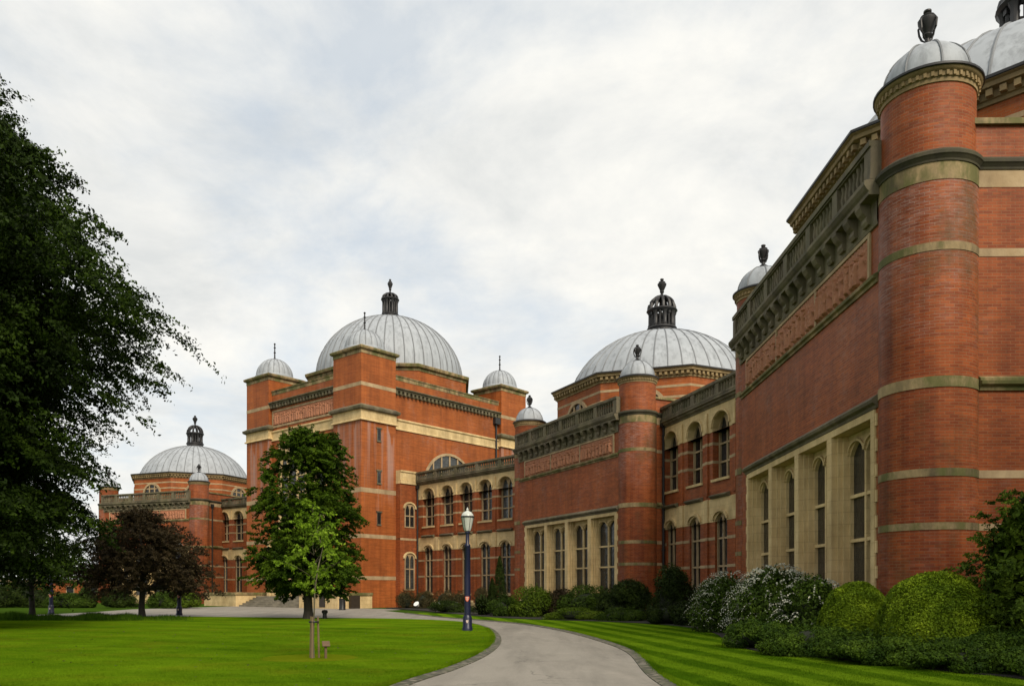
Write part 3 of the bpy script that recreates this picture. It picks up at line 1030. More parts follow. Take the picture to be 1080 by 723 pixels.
    for i in range(5):
        xc = ix0 + pitch * i
        if 0 < i < 4:
            s.box(xc - .2, xc + .2, yf + .004, FY + .75, .901, wz1 - .203)
        for sg in ((-1, 1) if 0 < i < 4 else ((1,) if i == 0 else (-1,))):
            e = .2 if 0 < i < 4 else 0
            a, b = sorted((xc + sg * e, xc + sg * (e + .12)))
            s.box(a + .001, b - .001, FY + .11, FY + .74, .902, wz1 - .205)
            a, b = sorted((xc + sg * (e + .12), xc + sg * (e + .22)))
            s.box(a + .001, b - .001, FY + .24, FY + .73, .903, wz1 - .207)
    s.build('window_surround', 'stone', root)
    for i in range(4):
        l_, r_ = (.2 if i else 0) + .22, (.2 if i < 3 else 0) + .22
        a, b = ix0 + pitch * i + l_ + .002, ix0 + pitch * (i + 1) - r_ - .002
        o = mullioned(root, a, b, .905, wz1 - .21, FY + .40, 5.62, 6.0, (4.4, 3.08), 2, .07, .12, .16, 'point', mat='stone')
        h = MB()
        for q in (0, 1):
            xm = a + .07 + ((b - a - .26) / 2) * (q + .5) + .12 * q
            h.arch_hood(xm, 5.66, (b - a - .26) / 4 + .01, .34, .07, FY + .33, FY + .41, 10)
        h.build('hood_mould', 'stone', o, weld=False)
    # octagonal drum with lunettes, dome, lantern
    oc = octagon(OCT_C, OCT_R)
    d = MB().sweep(oc, [(0, 12.35), (0, 15.5)], closed=True).build('drum', 'brick_hall', root)
    for z in (14.05, 14.75):
        MB().sweep(oc, [(0, z), (.012, z), (.012, z + .16), (0, z + .16)], closed=True).build('stone_band', 'stone_pale', d)
    c = MB().sweep(oc, [(0, 15.38), (.06, 15.38), (.06, 15.5), (.12, 15.52), (.12, 15.72), (.32, 15.76), (.34, 15.88), (.42, 15.92), (.42, 16.0), (.2, 16.06), (-1.2, 16.12)], closed=True)
    dentils(c, octagon(OCT_C, OCT_R + .13), True, .17, .17, .16, 15.54, 15.72)
    dc_ = c.build('drum_cornice', 'stone_brown', d)
    MB().sweep(oc, [(.425, 15.93), (.45, 15.95), (.45, 16.03), (.2, 16.10), (-.3, 16.14)], closed=True).build('flashing', 'iron', dc_)
    for k in range(8):
        if k in (1, 2):
            continue
        a = k * PI / 4
        ctr = (OCT_C[0] + OCT_A * math.cos(a), OCT_C[1] + OCT_A * math.sin(a), 13.35)
        lunette(d, 1.25, face_frame(ctr, a + PI / 2), 2)
    dm = dome_shell(MB(), 6.95, 5.7, 14.75, OCT_C[0], OCT_C[1], 44, 2, 0, 16, 1.2).build('dome', 'lead', root, True)
    ribs(MB(), 6.95, 5.7, 14.76, 44, OCT_C[0], OCT_C[1], .045, top=.16, cut=1.2).build('seam', 'seam', dm, True)
    lantern(dm, OCT_C[0], OCT_C[1], 20.28, .98)
    return root


blk = build_block('domed_block', 'nearest domed brick block, its round turret filling the right of the view')
blk.location = (10.83, 21.5, 0)
blk.rotation_euler.z = R_(-90.66)
b2 = copy_tree(blk)
b2.location = (7.72, 50.8, 0)
b2.rotation_euler.z = R_(-64.2)
b2['label'] = 'middle domed brick block with full lead dome visible, beside the tall hall'
b3 = copy_tree(blk)
b3.location = (-37.5, 98.8, 0)
b3.rotation_euler.z = R_(-22.4)
b3['label'] = 'farthest domed brick block, left of the tall hall behind the copper tree'


for b in (b2, b3):
    pp = MB().tube([(EX + .12, 1.35, 0), (EX + .12, 1.35, 11.6)], .075, 8)
    for z in (1.5, 4, 6.5, 9, 11):
        pp.lathe([(.10, z), (.10, z + .12)], EX + .12, 1.35, 8)
    pp.box(EX + .0, EX + .26, 1.18, 1.52, 11.6, 12.0)
    pp.build('drainpipe', 'pipe', b, True)


# ------------------------------------------------------------------ two-storey link ranges
def build_link(label, origin, ang, x0, x1, bays, extra=None, pipes=()):
    root = empty('link_range', (*origin, 0), ang)
    tag(root, label, 'building', 'two-storey ranges linking the blocks')
    hw, hu = .64, .90
    zt = 11.55
    xs, hol = [x0, x1], []
    for b in bays:
        xs += [b - hu, b - hw, b + hw, b + hu]
        hol += [(b - hw, b + hw, 1.3, 5.3), (b - hu, b + hu, 7.6, 10.2)]
    w = MB()
    w.grid_wall(xs, [0, 1.3, 5.3], [h for h in hol if h[2] < 6], 0, .36)
    w.grid_wall(xs, [6.55, 7.6, 10.2], [h for h in hol if h[2] > 6], 0, .8)
    mids = [(a + b) / 2 for a, b in zip(bays, bays[1:])]
    for m in mids:
        w.box(m - .14, m + .14, -.10, .0, .5, 5.3)
        w.box(m - .14, m + .14, -.10, .0, 6.75, 10.2)
    w.face([(x0, 0, 11.5), (x0, 8, 11.5), (x0, 8, 0), (x0, 0, 0)])
    w.face([(x1, 0, 0), (x1, 8, 0), (x1, 8, 11.5), (x1, 0, 11.5)])
    w.build('wall', 'brick', root)
    MB().box(x0, x1, .9, 8, 11.6, 11.7).build('roof', 'roof', root)
    up_ = MB().plate(x0, x1, 10.2, zt, -.03, [(b - hu, b + hu, 10.2, 10.40, 11.16) for b in bays], .83, 'round')
    for b in bays:
        up_.arch_hood(b, 10.42, hu + .03, .78, .10, -.09, -.02, 14)
    for m in mids:
        up_.box(m - .16, m + .16, -.15, -.03, 10.2, 10.36)
        up_.box(m - .12, m + .12, -.12, -.03, 10.361, 11.3)
    up_.build('arcade_band', 'stone', root, weld=False)
    lo = MB().plate(x0, x1, 5.3, 6.55, -.03, [(b - hw, b + hw, 5.3, 5.36, 5.74) for b in bays], .4, 'seg')
    for b in bays:
        lo.arch_hood(b, 5.4, hw + .06, .42, .13, -.13, -.02, 12)
    for m in mids:
        lo.box(m - .2, m + .2, -.12, -.03, 5.3, 6.55)
    lo.build('lintel_band', 'stone', root, weld=False)
    for b in bays:
        MB().sweep([(b - .95, 0), (b + .95, 0)], [(0, 6.553), (.1, 6.553), (.24, 6.66), (.24, 6.72), (0, 6.80)]).build('label_moulding', 'stone_dark', root)
    for b in bays:
        MB().box(b - hu - .06, b + hu + .06, -.10, .78, 7.46, 7.6).build('sill', 'stone', root)
        MB().box(b - hw - .1, b + hw + .1, -.09, .34, 1.16, 1.3).build('sill', 'stone', root)
    for h_, zs_ in ((hu, (9.5, 8.5)), (hw, (4.32, 2.82))):
      ed = sorted([x0, x1] + [b - h_ for b in bays] + [b + h_ for b in bays])
      for a, b in zip(ed[::2], ed[1::2]):
        for z in zs_:
            bd = MB().box(a + .002, b - .002, -.018, .0, z, z + .16)
            if z > 8 and a > x0:
                bd.box(a - .001, a + .012, .0, .6, z, z + .16)
            if z > 8 and b < x1:
                bd.box(b - .012, b + .001, .0, .6, z, z + .16)
            for m in mids:
                if a < m < b:
                    bd.box(m - .146, m + .146, -.112, -.0185, z, z + .16)
            bd.build('stone_band', 'stone_pale', root)
    MB().sweep([(x0, 0), (x1, 0)], [(0, 0), (.10, 0), (.10, .5), (.06, .62), (0, .7)]).build('plinth', 'stone', root)
    MB().sweep([(x0, 0), (x1, 0)], [(0, 11.553), (.08, 11.553), (.10, 11.62), (.22, 11.70), (.24, 11.78), (.34, 11.82), (.34, 11.92), (-.3, 11.96)]).build('cornice', 'stone_dark', root)
    balustrade(MB(), x0, x1, -.12, 11.965, 12.8, 2.9, .27).build('balustrade', 'stone_dark', root, True)
    for b in bays:
        mullioned(root, b - hu + .002, b + hu - .002, 7.602, 11.25, .36, 10.45, 11.0, (9.55, 8.55), 2, .12, .10, .14, 'seg')
        mullioned(root, b - hw + .002, b + hw - .002, 1.302, 5.85, .12, 5.35, 5.66, (4.4, 2.9), 2, .09, .09, .14, 'point')
    for x in pipes:
        pp = MB().tube([(x, -.16, 0), (x, -.16, 11.3)], .07, 8)
        pp.box(x - .14, x + .14, -.3, -.02, 11.25, 11.55)
        pp.build('drainpipe', 'pipe', root, True)
    return root


build_link('brick link range between the nearest and middle domed blocks', (9.15, 51.7), math.atan2(-.9667, .2558), -3.5, 16.5, [-1.2, 1.88, 4.93, 7.89, 10.9, 13.9])
lk = build_link('brick link range between the middle block and the tall hall', (-9.07, 78.9), math.atan2(-.744, .668), .0, 18.5, [1.84, 4.70, 7.45, 10.1, 12.75, 15.5], pipes=(.28,))
build_link('short visible stretch of brick link range between tall hall and farthest block', (-37.8, 103), math.atan2(-.557, .83), -4.0, 12.5, [.2, 2.93, 5.65, 8.4, 11.1])

# ------------------------------------------------------------------ the great hall
HALL_ANG = math.atan2(-.656, .755)
hall = empty('great_hall', (-13.62, 74.5, 0), HALL_ANG, 'tall orange brick hall with square corner towers and the highest ribbed dome', 'building')
HW, HD, TW, RC = 19.0, 23.1, 4.1, .4
w = MB()
w.sweep([(-HW + RC, HD - TW), (-HW + RC, TW)], [(0, 0), (0, 21.8)])
w.sweep([(-HW + TW, RC), (-TW, RC)], [(0, 0), (0, 21.8)])
w.sweep([(-RC, TW), (-RC, HD - TW)], [(0, 0), (0, 21.8)])
w.sweep([(-TW, HD - RC), (-HW + TW, HD - RC)], [(0, 0), (0, 21.8)])
w.build('wall', 'brick_hall', hall)
MB().box(-HW + .5, -.5, .5, HD - .5, 21.0, 21.1).build('roof', 'roof', hall)
for x0, y0 in ((-TW, 0), (-HW, 0), (-TW, HD - TW), (-HW, HD - TW)):
    sq = [(x0, y0), (x0 + TW, y0), (x0 + TW, y0 + TW), (x0, y0 + TW)]
    t = MB().sweep(sq, [(0, 0), (0, 23.4)], closed=True).build('corner_tower', 'brick_tower', hall)
    for z, h in ((20.15, .34), (10.5, .42), (6.35, .36), (2.55, .34)):
        MB().sweep(sq, [(0, z), (.015, z), (.015, z + h), (0, z + h)], closed=True).build('stone_band', 'stone_pale', t)
    MB().sweep(sq, [(0, 17.0), (.18, 17.02), (.16, 17.14), (.05, 17.2), (.05, 17.9), (.12, 17.95)], closed=True).build('entablature', 'stone', t)
    MB().sweep(sq, [(.05, 17.951), (.12, 17.951), (.3, 18.05), (.34, 18.2), (.34, 18.28), (.1, 18.42), (0, 18.5)], closed=True).build('cornice', 'stone_dark', t)
    MB().sweep(sq, [(0, 23.1), (.03, 23.1), (.03, 23.40), (.06, 23.402), (.22, 23.5), (.26, 23.62), (.26, 23.7), (.1, 23.8), (-.6, 23.86), (-1.5, 23.9)], closed=True).build('tower_coping', 'stone_green', t)
    MB().face([(p[0], p[1], 23.84) for p in sq])
    cx, cy_ = x0 + TW / 2, y0 + TW / 2
    c = MB().lathe([(2.0, 23.7), (2.0, 24.0), (1.9, 24.1)], cx, cy_, 32)
    dome_shell(c, 1.85, 1.85, 24.08, cx, cy_, 20, 4, .035, 12)
    cap = c.build('cupola', 'lead', t, True)
    ribs(MB(), 1.85, 1.85, 24.09, 20, cx, cy_, .04, top=.12).build('seam', 'seam', cap, True)
    f = MB().lathe([(.3, 25.85), (.2, 26.0), (.08, 26.1), (.07, 26.6), (.14, 26.66), (.07, 26.74), (.06, 27.1), (.13, 27.18), (.06, 27.26), (.06, 27.5), (.12, 27.58), (0, 27.7)], cx, cy_, 10)
    f.build('finial', 'iron', cap, True)
    # slit windows on the outer faces
    if x0 == -TW and y0 == 0:
        for z in (15.9, 12.0, 8.2):
            M = face_frame((0, 2.05, z), PI / 2)
            o = MB().box(-.22, .22, -.05, .0, -.55, .55).box(-.32, .32, -.10, .0, .553, .68).box(-.26, .26, -.09, .0, -.65, -.553).xf(M).build('slit_window', 'stone_dark', t)
            MB().box(-.17, .17, -.056, -.01, -.51, .51).xf(M).build('pane', 'glass', o)
MAIN = [(-HW + RC, HD - TW), (-HW + RC, TW)], [(-HW + TW, RC), (-TW, RC)], [(-RC, TW), (-RC, HD - TW)]
for pth in MAIN:
    MB().sweep(pth, [(0, 16.8), (.10, 16.82), (.08, 16.95), (.04, 17.0), (.04, 17.6), (.14, 17.7), (.14, 17.8), (0, 17.88)]).build('stone_band', 'stone', hall)
    c = MB().sweep(pth, [(0, 20.1), (.05, 20.1), (.05, 20.42), (.3, 20.44), (.34, 20.56), (.46, 20.62), (.46, 20.72), (.1, 20.8), (0, 20.82)])
    off = [(Vector(p)) for p in pth]
    dd = (off[1] - off[0]).normalized()
    nn = Vector((dd.y, -dd.x)) * .05
    dentils(c, [tuple(off[0] + nn), tuple(off[1] + nn)], False, .24, .26, .26, 20.12, 20.42)
    c.build('dentil_cornice', 'stone_dark', hall)
    MB().sweep(pth, [(0, 21.5), (.02, 21.5), (.04, 21.8), (.10, 21.85), (.12, 21.95), (-.5, 22.0), (-.52, 21.1)]).build('coping', 'stone_green', hall)
relief_panel(hall, -HW + TW + .3, -TW - .3, 18.35, 19.75, RC - .012, 31)
fr = MB()
fr.box(-HW + TW + .1, -TW - .1, RC - .06, RC + .02, 18.15, 18.347).box(-HW + TW + .1, -TW - .1, RC - .06, RC + .02, 19.753, 19.9)
for x in (-HW + TW + .1, -TW - .297):
    fr.box(x, x + .197, RC - .055, RC + .02, 18.349, 19.751)
fr.build('frieze_frame', 'stone_pale', hall)
lunette(hall, 3.4, face_frame((-RC, 11.55, 11.75), PI / 2), 5, True)
# front: tall arched window and entrance porch
gw = mullioned(hall, -13.4, -5.6, 7.6, 16.4, RC - .22, 13.0, 15.9, (9.5, 11.3, 12.9), 5, .35, .2, .2, 'seg', name='great_window', mat='stone')
po = MB().plate(-14.2, -4.8, 1.0, 6.4, -.5, [(-13.5, -11.6, 1.0, 3.6, 4.5), (-10.6, -8.4, 1.0, 3.9, 5.0), (-7.4, -5.5, 1.0, 3.6, 4.5)], .8, 'round')
po.sweep([(-14.2, -.5), (-4.8, -.5)], [(0, 6.402), (.2, 6.45), (.26, 6.6), (.26, 6.7), (-.88, 6.8)])
for x in (-14.2, -11.4, -8.2, -5.4):
    po.box(x + .1, x + .5, -.72, -.5, 1.0, 6.4)
porch = po.build('porch', 'stone', hall, weld=False)
for a, b, z in ((-13.5, -11.6, 4.5), (-10.6, -8.4, 5.0), (-7.4, -5.5, 4.5)):
    MB().box(a - .05, b + .05, .15, .22, 1.0, z).build('door', 'door', porch)
s = MB()
for i in range(6):
    s.box(-15.0, -4.4, -1.0 - .38 * (6 - i), .3, .17 * i, .17 * (i + 1) - .001)
s.build('entrance_steps', 'steps', hall)
for a, b in ((-21.2, -15.05), (-4.35, 1.3)):
    p = MB().box(a, b, -3.6, .2, 0, 1.15)
    p.build('podium', 'stone', hall)
    MB().box(a - .1, b + .1, -3.7, .22, 1.152, 1.38).build('podium_coping', 'stone_green', hall)
MB().box(1.303, 1.6, -2.4, -1.4, 0, 1.15).build('vent_door', 'door', hall)
MB().box(-1.3, -.45, -3.63, -3.55, .12, 1.1).build('vent_door', 'door', hall)
# stair bay in the angle between the tower and the link range
sb = MB().box(-.3, .62, TW, 6.55, 0, 11.6).build('stair_bay', 'brick', hall)
MB().box(-.3, .72, TW, 6.6, 11.603, 11.95).box(-.3, .64, TW, 6.52, 11.953, 12.7).box(-.3, .72, TW, 6.6, 12.703, 12.85).build('parapet', 'stone', sb)
MF = face_frame((.62, 5.25, 0), PI / 2)
for z0, z1, tr in ((7.5, 9.7, 8.6), (1.6, 5.0, 3.6)):
    mullioned(sb, -.62, .62, z0, z1, -.05, z1 - .55, z1 - .12, (tr,), 2, .1, .1, .045, 'seg', xform=MF)
    MB().arch_hood(0, z1 - .4, .66, .5, .14, -.14, .0).xf(MF).build('hood_mould', 'stone', sb, weld=False)
MB().box(-.3, .635, TW, 6.56, 6.3, 6.5).build('stone_band', 'stone_pale', sb)
pp = MB().tube([(-RC + .12, HD - TW - .5, 11), (-RC + .12, HD - TW - .5, 20.0)], .11, 8).box(-RC, -RC + .4, HD - TW - .9, HD - TW - .1, 19.4, 20.05)
pp.build('drainpipe', 'pipe', hall, True)
oc = octagon((-HW / 2, HD / 2), 8.15 / math.cos(PI / 8))
MB().sweep(oc, [(0, 21.1), (0, 23.4)], closed=True).build('drum', 'brick_hall', hall)
MB().sweep(oc, [(0, 23.3), (.06, 23.3), (.06, 23.55), (.3, 23.62), (.34, 23.8), (.34, 23.9), (.1, 24.0), (-1, 24.1)], closed=True).build('drum_cornice', 'stone_green', hall)
dm = dome_shell(MB(), 7.85, 6.9, 24.05, -HW / 2, HD / 2, 48, 2, 0, 18).build('dome', 'lead', hall, True)
ribs(MB(), 7.86, 6.9, 24.06, 48, -HW / 2, HD / 2, .06, top=.12, steps=14).build('seam', 'seam', dm, True)
lantern(dm, -HW / 2, HD / 2, 30.9, .86, True)


# ------------------------------------------------------------------ ground
def smooth(pts, n=6, closed=False):
    P = [np.array(p, float) for p in pts]
    out = []
    m = len(P)
    for i in range(m if closed else m - 1):
        p0, p1 = P[i - 1] if (closed or i > 0) else P[0], P[i]
        p2 = P[(i + 1) % m]
        p3 = P[(i + 2) % m] if (closed or i + 2 < m) else P[-1]
        for k in range(n):
            t = k / n
            out.append(tuple(.5 * (2 * p1 + (p2 - p0) * t + (2 * p0 - 5 * p1 + 4 * p2 - p3) * t * t + (3 * p1 - p0 - 3 * p2 + p3) * t ** 3)))
    if not closed:
        out.append(tuple(P[-1]))
    return out


def sheet(name, pts, z, mat, skirt=0.0):
    import bmesh
    bm = bmesh.new()
    vs_ = [bm.verts.new((x, y, z)) for x, y in pts]
    f = bm.faces.new(vs_)
    bm.normal_update()
    if f.normal.z < 0:
        f.normal_flip()
    if skirt:
        low = [bm.verts.new((v.co.x, v.co.y, z - skirt)) for v in vs_]
        n = len(vs_)
        for i in range(n):
            bm.faces.new((vs_[i], vs_[(i + 1) % n], low[(i + 1) % n], low[i]))
    bmesh.ops.triangulate(bm, faces=[f])
    me = bpy.data.meshes.new(name)
    bm.to_mesh(me)
    bm.free()
    me.materials.append(MAT[mat])
    o = bpy.data.objects.new(name, me)
    COL.objects.link(o)
    o['kind'] = 'structure'
    return o


sheet('ground', [(-900, -300), (900, -300), (900, 1500), (-900, 1500)], 0, 'rough')
inner = [(-2.6, -6), (-2.6, 4), (-2.45, 9), at(415, 723), at(470, 705), at(505, 690), at(520, 677.5), at(519, 668), at(509, 661), at(488, 656.3), at(448, 653.8), at(400, 652.6),
         at(330, 652), at(195, 650.6), at(100, 650.2), at(0, 650.6), (-40, 46)]
inner_s = smooth(inner)
outer = [(3.3, -6), (3.1, 4), (2.85, 10), at(700, 715), at(671, 688), at(640, 676), at(600, 665.5), at(560, 658.6), at(520, 654.6), at(470, 650.8), at(430, 646.3)]
outer_s = smooth(outer)
far_edge = [at(405, 643.6), (-8.6, 69.5), (-14.8, 74), (-27, 84), (-29, 78), at(140, 642.0), at(100, 645), at(60, 647), at(0, 649), (-40, 49.5), (-70, 48)]
road = sheet('road', outer_s + far_edge + [(-70, 44), (-40, 44)] + inner_s[::-1], .004, 'path')
lawn_pts = inner_s + [(-60, 40), (-60, -6)]


def offset_line(pts, d):
    out = []
    for i, p in enumerate(pts):
        a, b = np.array(pts[max(0, i - 1)]), np.array(pts[min(len(pts) - 1, i + 1)])
        t = (b - a) / np.linalg.norm(b - a)
        out.append((p[0] + t[1] * d, p[1] - t[0] * d))
    return out


def strip(name, line, w, z0, z1, mat):
    """raised edging strip on the road side of a line; w > 0 lies right of the line"""
    A, B = line, offset_line(line, w)
    m = MB()
    for i in range(len(A) - 1):
        a, b, c, d = A[i], A[i + 1], B[i + 1], B[i]
        q = [(*a, z1), (*b, z1), (*c, z1 - .015), (*d, z1 - .015)]
        m.face(q[::-1] if w > 0 else q)
        q = [(*d, z0), (*c, z0), (*c, z1 - .015), (*d, z1 - .015)]
        m.face(q if w > 0 else q[::-1])
    o = m.build(name, mat, None, fix=True)
    o['kind'] = 'structure'
    return o


strip('kerb', inner_s, .24, 0, .035, 'cobble')
strip('kerb', outer_s, -.24, 0, .035, 'cobble')
sheet('lawn', lawn_pts, .06, 'lawn', .06)
bed_edge = [(9.2, 6), (8.7, 11), at(1080, 719, 14.3), at(1003, 711), at(906, 699), at(808, 690), at(772, 680), at(748, 667), at(706, 660), at(640, 656.3), at(590, 654.6), at(545, 653), at(505, 650.3), at(480, 647.8)]
bed_s = smooth(bed_edge)
outer_v = [p for p in outer_s]
sheet('verge', [(9.2, -6)] + bed_s[:] + outer_v[::-1], .05, 'verge', .05)
sheet('flower_bed', bed_s + [(-6.5, 62), (-11, 72), (-8, 80), (5, 72), (14, 55), (14, 30), (14, 20.6), (22, 20.6), (22, 6)], .075, 'soil', .07)


# ------------------------------------------------------------------ planting
def leaf_object(name, P, N, S, mat, parent=None, aspect=.55, spread=.9):
    """one mesh of many small folded leaf blades: P centres, N preferred normals, S lengths"""
    n = len(P)
    N = N + rng.normal(0, spread, (n, 3))
    N /= np.linalg.norm(N, axis=1)[:, None] + 1e-9
    T = rng.normal(0, 1, (n, 3))
    T -= N * (T * N).sum(1)[:, None]
    T /= np.linalg.norm(T, axis=1)[:, None] + 1e-9
    B = np.cross(N, T)
    s = S[:, None]
    V = np.empty((n, 4, 3), dtype=np.float32)
    V[:, 0] = P - T * s * .5
    V[:, 1] = P + B * s * aspect * .5 + N * s * .08
    V[:, 2] = P + T * s * .5 - N * s * .06
    V[:, 3] = P - B * s * aspect * .5 + N * s * .08
    return raw_quads(name, V.reshape(-1, 3), n, mat, parent)


def raw_quads(name, V, n, mat, parent, k=4):
    me = bpy.data.meshes.new(name)
    me.vertices.add(n * k)
    me.vertices.foreach_set('co', V.astype(np.float32).ravel())
    me.loops.add(n * k)
    me.loops.foreach_set('vertex_index', np.arange(n * k, dtype=np.int32))
    me.polygons.add(n)
    me.polygons.foreach_set('loop_start', np.arange(0, n * k, k, dtype=np.int32))
    me.polygons.foreach_set('loop_total', np.full(n, k, dtype=np.int32))
    me.update(calc_edges=True)
    me.materials.append(MAT[mat])
    o = bpy.data.objects.new(name, me)
    COL.objects.link(o)
    if parent:
        o.parent = parent
    return o


def clump_points(c, rad, n, shell=.5):
    """n points in an ellipsoid, thicker towards its skin; returns points and outward normals"""
    d = rng.normal(0, 1, (n, 3))
    d /= np.linalg.norm(d, axis=1)[:, None]
    r = rng.uniform(0, 1, n) ** (1 / 3) * (1 - shell) + shell * rng.uniform(.75, 1.08, n)
    return np.array(c) + d * r[:, None] * np.array(rad), d


def limb(mb, a, b, r0, r1, sag=.0, seg=6, wob=.12):
    a, b = Vector(a), Vector(b)
    L = (b - a).length
    pts = []
    for i in range(6):
        t = i / 5
        p = a.lerp(b, t)
        j = math.sin(PI * t) * wob * L * .3
        p += Vector((random.uniform(-j, j), random.uniform(-j, j), math.sin(PI * t) * sag * L))
        pts.append(p)
    mb.tube(pts, [r0 + (r1 - r0) * (i / 5) ** .8 for i in range(6)], seg, False)


def tree(name, loc, label, h, env, mat, trunk_r, clear, n_clumps, leaves, leaf, flat=.45, csize=(.7, 1.2), bark='bark', group=None, out_len=1.0, fork=.55, droop=0.0, amin=0.0, amax=2 * PI, top_bias=1.0, cat='tree', sprays=12, limb_min=.02, inner=0, ragged=0.0):
    """env(t) gives crown radius at height fraction t of the crown (0 = lowest leaf, 1 = top)"""
    root = empty(name, (*loc, 0), 0, label, cat, group)
    tm = MB()
    th = clear + (h - clear) * .85
    pts = [(0, 0, -.05), (random.uniform(-.05, .05), 0, clear * .3), (random.uniform(-.1, .1), random.uniform(-.1, .1), clear)]
    for t in (.3, .55, .8, 1):
        pts.append((random.uniform(-.18, .18), random.uniform(-.18, .18), clear + (th - clear) * t))
    tm.tube(pts, [trunk_r * 1.35, trunk_r, trunk_r * .9, trunk_r * .7, trunk_r * .48, trunk_r * .25, .02], 10, True)
    PP, NN = [], []
    for i in range(n_clumps):
        t = rng.uniform(0, 1) ** top_bias
        R = env(t)
        a = rng.uniform(amin, amax)
        rr = R * math.sqrt(rng.uniform(.12, 1.0)) * (1 + ragged * rng.uniform(-1, 1))
        z = clear + (h - clear) * t - droop * rr * rr / max(R, .1)
        c = np.array((rr * math.cos(a), rr * math.sin(a), z))
        s = rng.uniform(*csize) * (.55 + .45 * min(1, R / env(.35)))
        n = max(12, int(leaves / n_clumps * (s / np.mean(csize)) ** 1.5))
        if sprays:
            C, D = clump_points((0, 0, 0), (s * out_len, s, s * flat), sprays, .45)
            k = rng.integers(0, sprays, n)
            dirv = D + np.array((.7, 0, .15)) + rng.normal(0, .3, (sprays, 3))
            dirv /= np.linalg.norm(dirv, axis=1)[:, None]
            L = rng.uniform(.28, .55, sprays) * s
            tt = rng.uniform(-.6, 1, n)[:, None] * L[k][:, None]
            P = C[k] + dirv[k] * tt + rng.normal(0, 1, (n, 3)) * np.array((.068, .068, .042)) * s
            D = D[k]
        else:
            P, D = clump_points((0, 0, 0), (s * out_len, s, s * flat), n, .35)
        ca, sa = math.cos(a), math.sin(a)
        tilt = -rng.uniform(.0, .35) * (1 if droop else .6)
        P[:, 2] += P[:, 0] * tilt - .10 * P[:, 0] ** 2
        Q = np.stack([P[:, 0] * ca - P[:, 1] * sa, P[:, 0] * sa + P[:, 1] * ca, P[:, 2]], 1)
        E = np.stack([D[:, 0] * ca - D[:, 1] * sa, D[:, 0] * sa + D[:, 1] * ca, D[:, 2] + .6], 1)
        PP.append(Q + c)
        NN.append(E)
        if i % 2 == 0:
            zz_ = max(clear * .8, z - rr * fork)
            zz_ = min(zz_, th * .95)
            limb(tm, (0, 0, zz_), c, max(limb_min, trunk_r * .30 * (1 - t * .6)), limb_min * .5, .05)
    tm.build('trunk', bark, root, True, weld=False)
    S_ = [rng.uniform(.65, 1.3, sum(len(p) for p in PP)) * leaf]
    if inner:                                     # bigger leaf bunches deep inside the crown
        t = rng.uniform(.04, .93, inner)
        Ri = np.array([env(q) for q in t]) * np.sqrt(rng.uniform(0, .66, inner))
        a = rng.uniform(0, 2 * PI, inner)
        PP.append(np.stack([Ri * np.cos(a), Ri * np.sin(a), clear + (h - clear) * t - droop * Ri], 1))
        NN.append(np.tile(np.array((0, 0, 1.0)), (inner, 1)))
        S_.append(rng.uniform(.18, .30, inner))
    P, N = np.concatenate(PP), np.concatenate(NN)
    leaf_object('crown', P, N, np.concatenate(S_), mat, root)
    return root


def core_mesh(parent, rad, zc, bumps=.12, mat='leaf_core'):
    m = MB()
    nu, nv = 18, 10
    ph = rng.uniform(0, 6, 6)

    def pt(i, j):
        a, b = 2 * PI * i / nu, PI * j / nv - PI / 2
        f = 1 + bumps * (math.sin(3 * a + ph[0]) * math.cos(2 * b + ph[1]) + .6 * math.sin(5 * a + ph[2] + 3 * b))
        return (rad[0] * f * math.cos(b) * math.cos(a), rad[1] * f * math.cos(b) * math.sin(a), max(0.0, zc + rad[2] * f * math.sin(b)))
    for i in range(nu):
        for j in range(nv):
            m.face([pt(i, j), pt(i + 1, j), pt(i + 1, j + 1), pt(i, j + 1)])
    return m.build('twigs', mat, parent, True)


def shrub(name, loc, label, rad, h, mat, leaf, leaves, lumps=9, lump=.5, cat='shrub', group=None, tight=False, z0=.06):
    """rounded shrub: lumps of foliage over a dark twiggy inside"""
    root = empty(name, (*loc, z0), rng.uniform(0, 6), label, cat, group)
    rx, ry = rad if isinstance(rad, tuple) else (rad, rad)
    if isinstance(rad, tuple):
        root.rotation_euler.z = 0
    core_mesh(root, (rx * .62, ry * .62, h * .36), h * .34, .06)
    PP, NN = [], []
    area = 0
    for i in range(lumps):
        a = 2 * PI * (i + rng.uniform(-.3, .3)) * .618
        e = rng.uniform(.0, 1.0)
        b = math.asin(min(1, e))
        cc = (rx * .66 * math.cos(b) * math.cos(a), ry * .66 * math.cos(b) * math.sin(a), h * .12 + h * .60 * e)
        s = lump * rng.uniform(.75, 1.25)
        P, D = clump_points(cc, (s * rx, s * ry, s * h * .62), int(leaves * 1.5 / lumps), .6)
        PP.append(P)
        NN.append(D)
    for i in range(lumps * 5):                    # stray shoots
        a, e = rng.uniform(0, 2 * PI), rng.uniform(.25, 1)
        b = math.asin(e)
        d = np.array((math.cos(b) * math.cos(a), math.cos(b) * math.sin(a), e * .9 + .15))
        c0 = d * np.array((rx * .92, ry * .92, h * .82))
        t = rng.uniform(0, 1, 14)[:, None]
        PP.append(c0 + (d + rng.normal(0, .25, 3)) * t * rng.uniform(.12, .30) * min(1.2, h) + rng.normal(0, .015, (14, 3)))
        NN.append(np.tile(d, (14, 1)))
    P, N = np.concatenate(PP), np.concatenate(NN)
    P[:, 2] = np.abs(P[:, 2])
    leaf_object('foliage', P, N + np.array((0, 0, .4)), rng.uniform(.6, 1.35, len(P)) * leaf, mat, root, spread=.7)
    return root


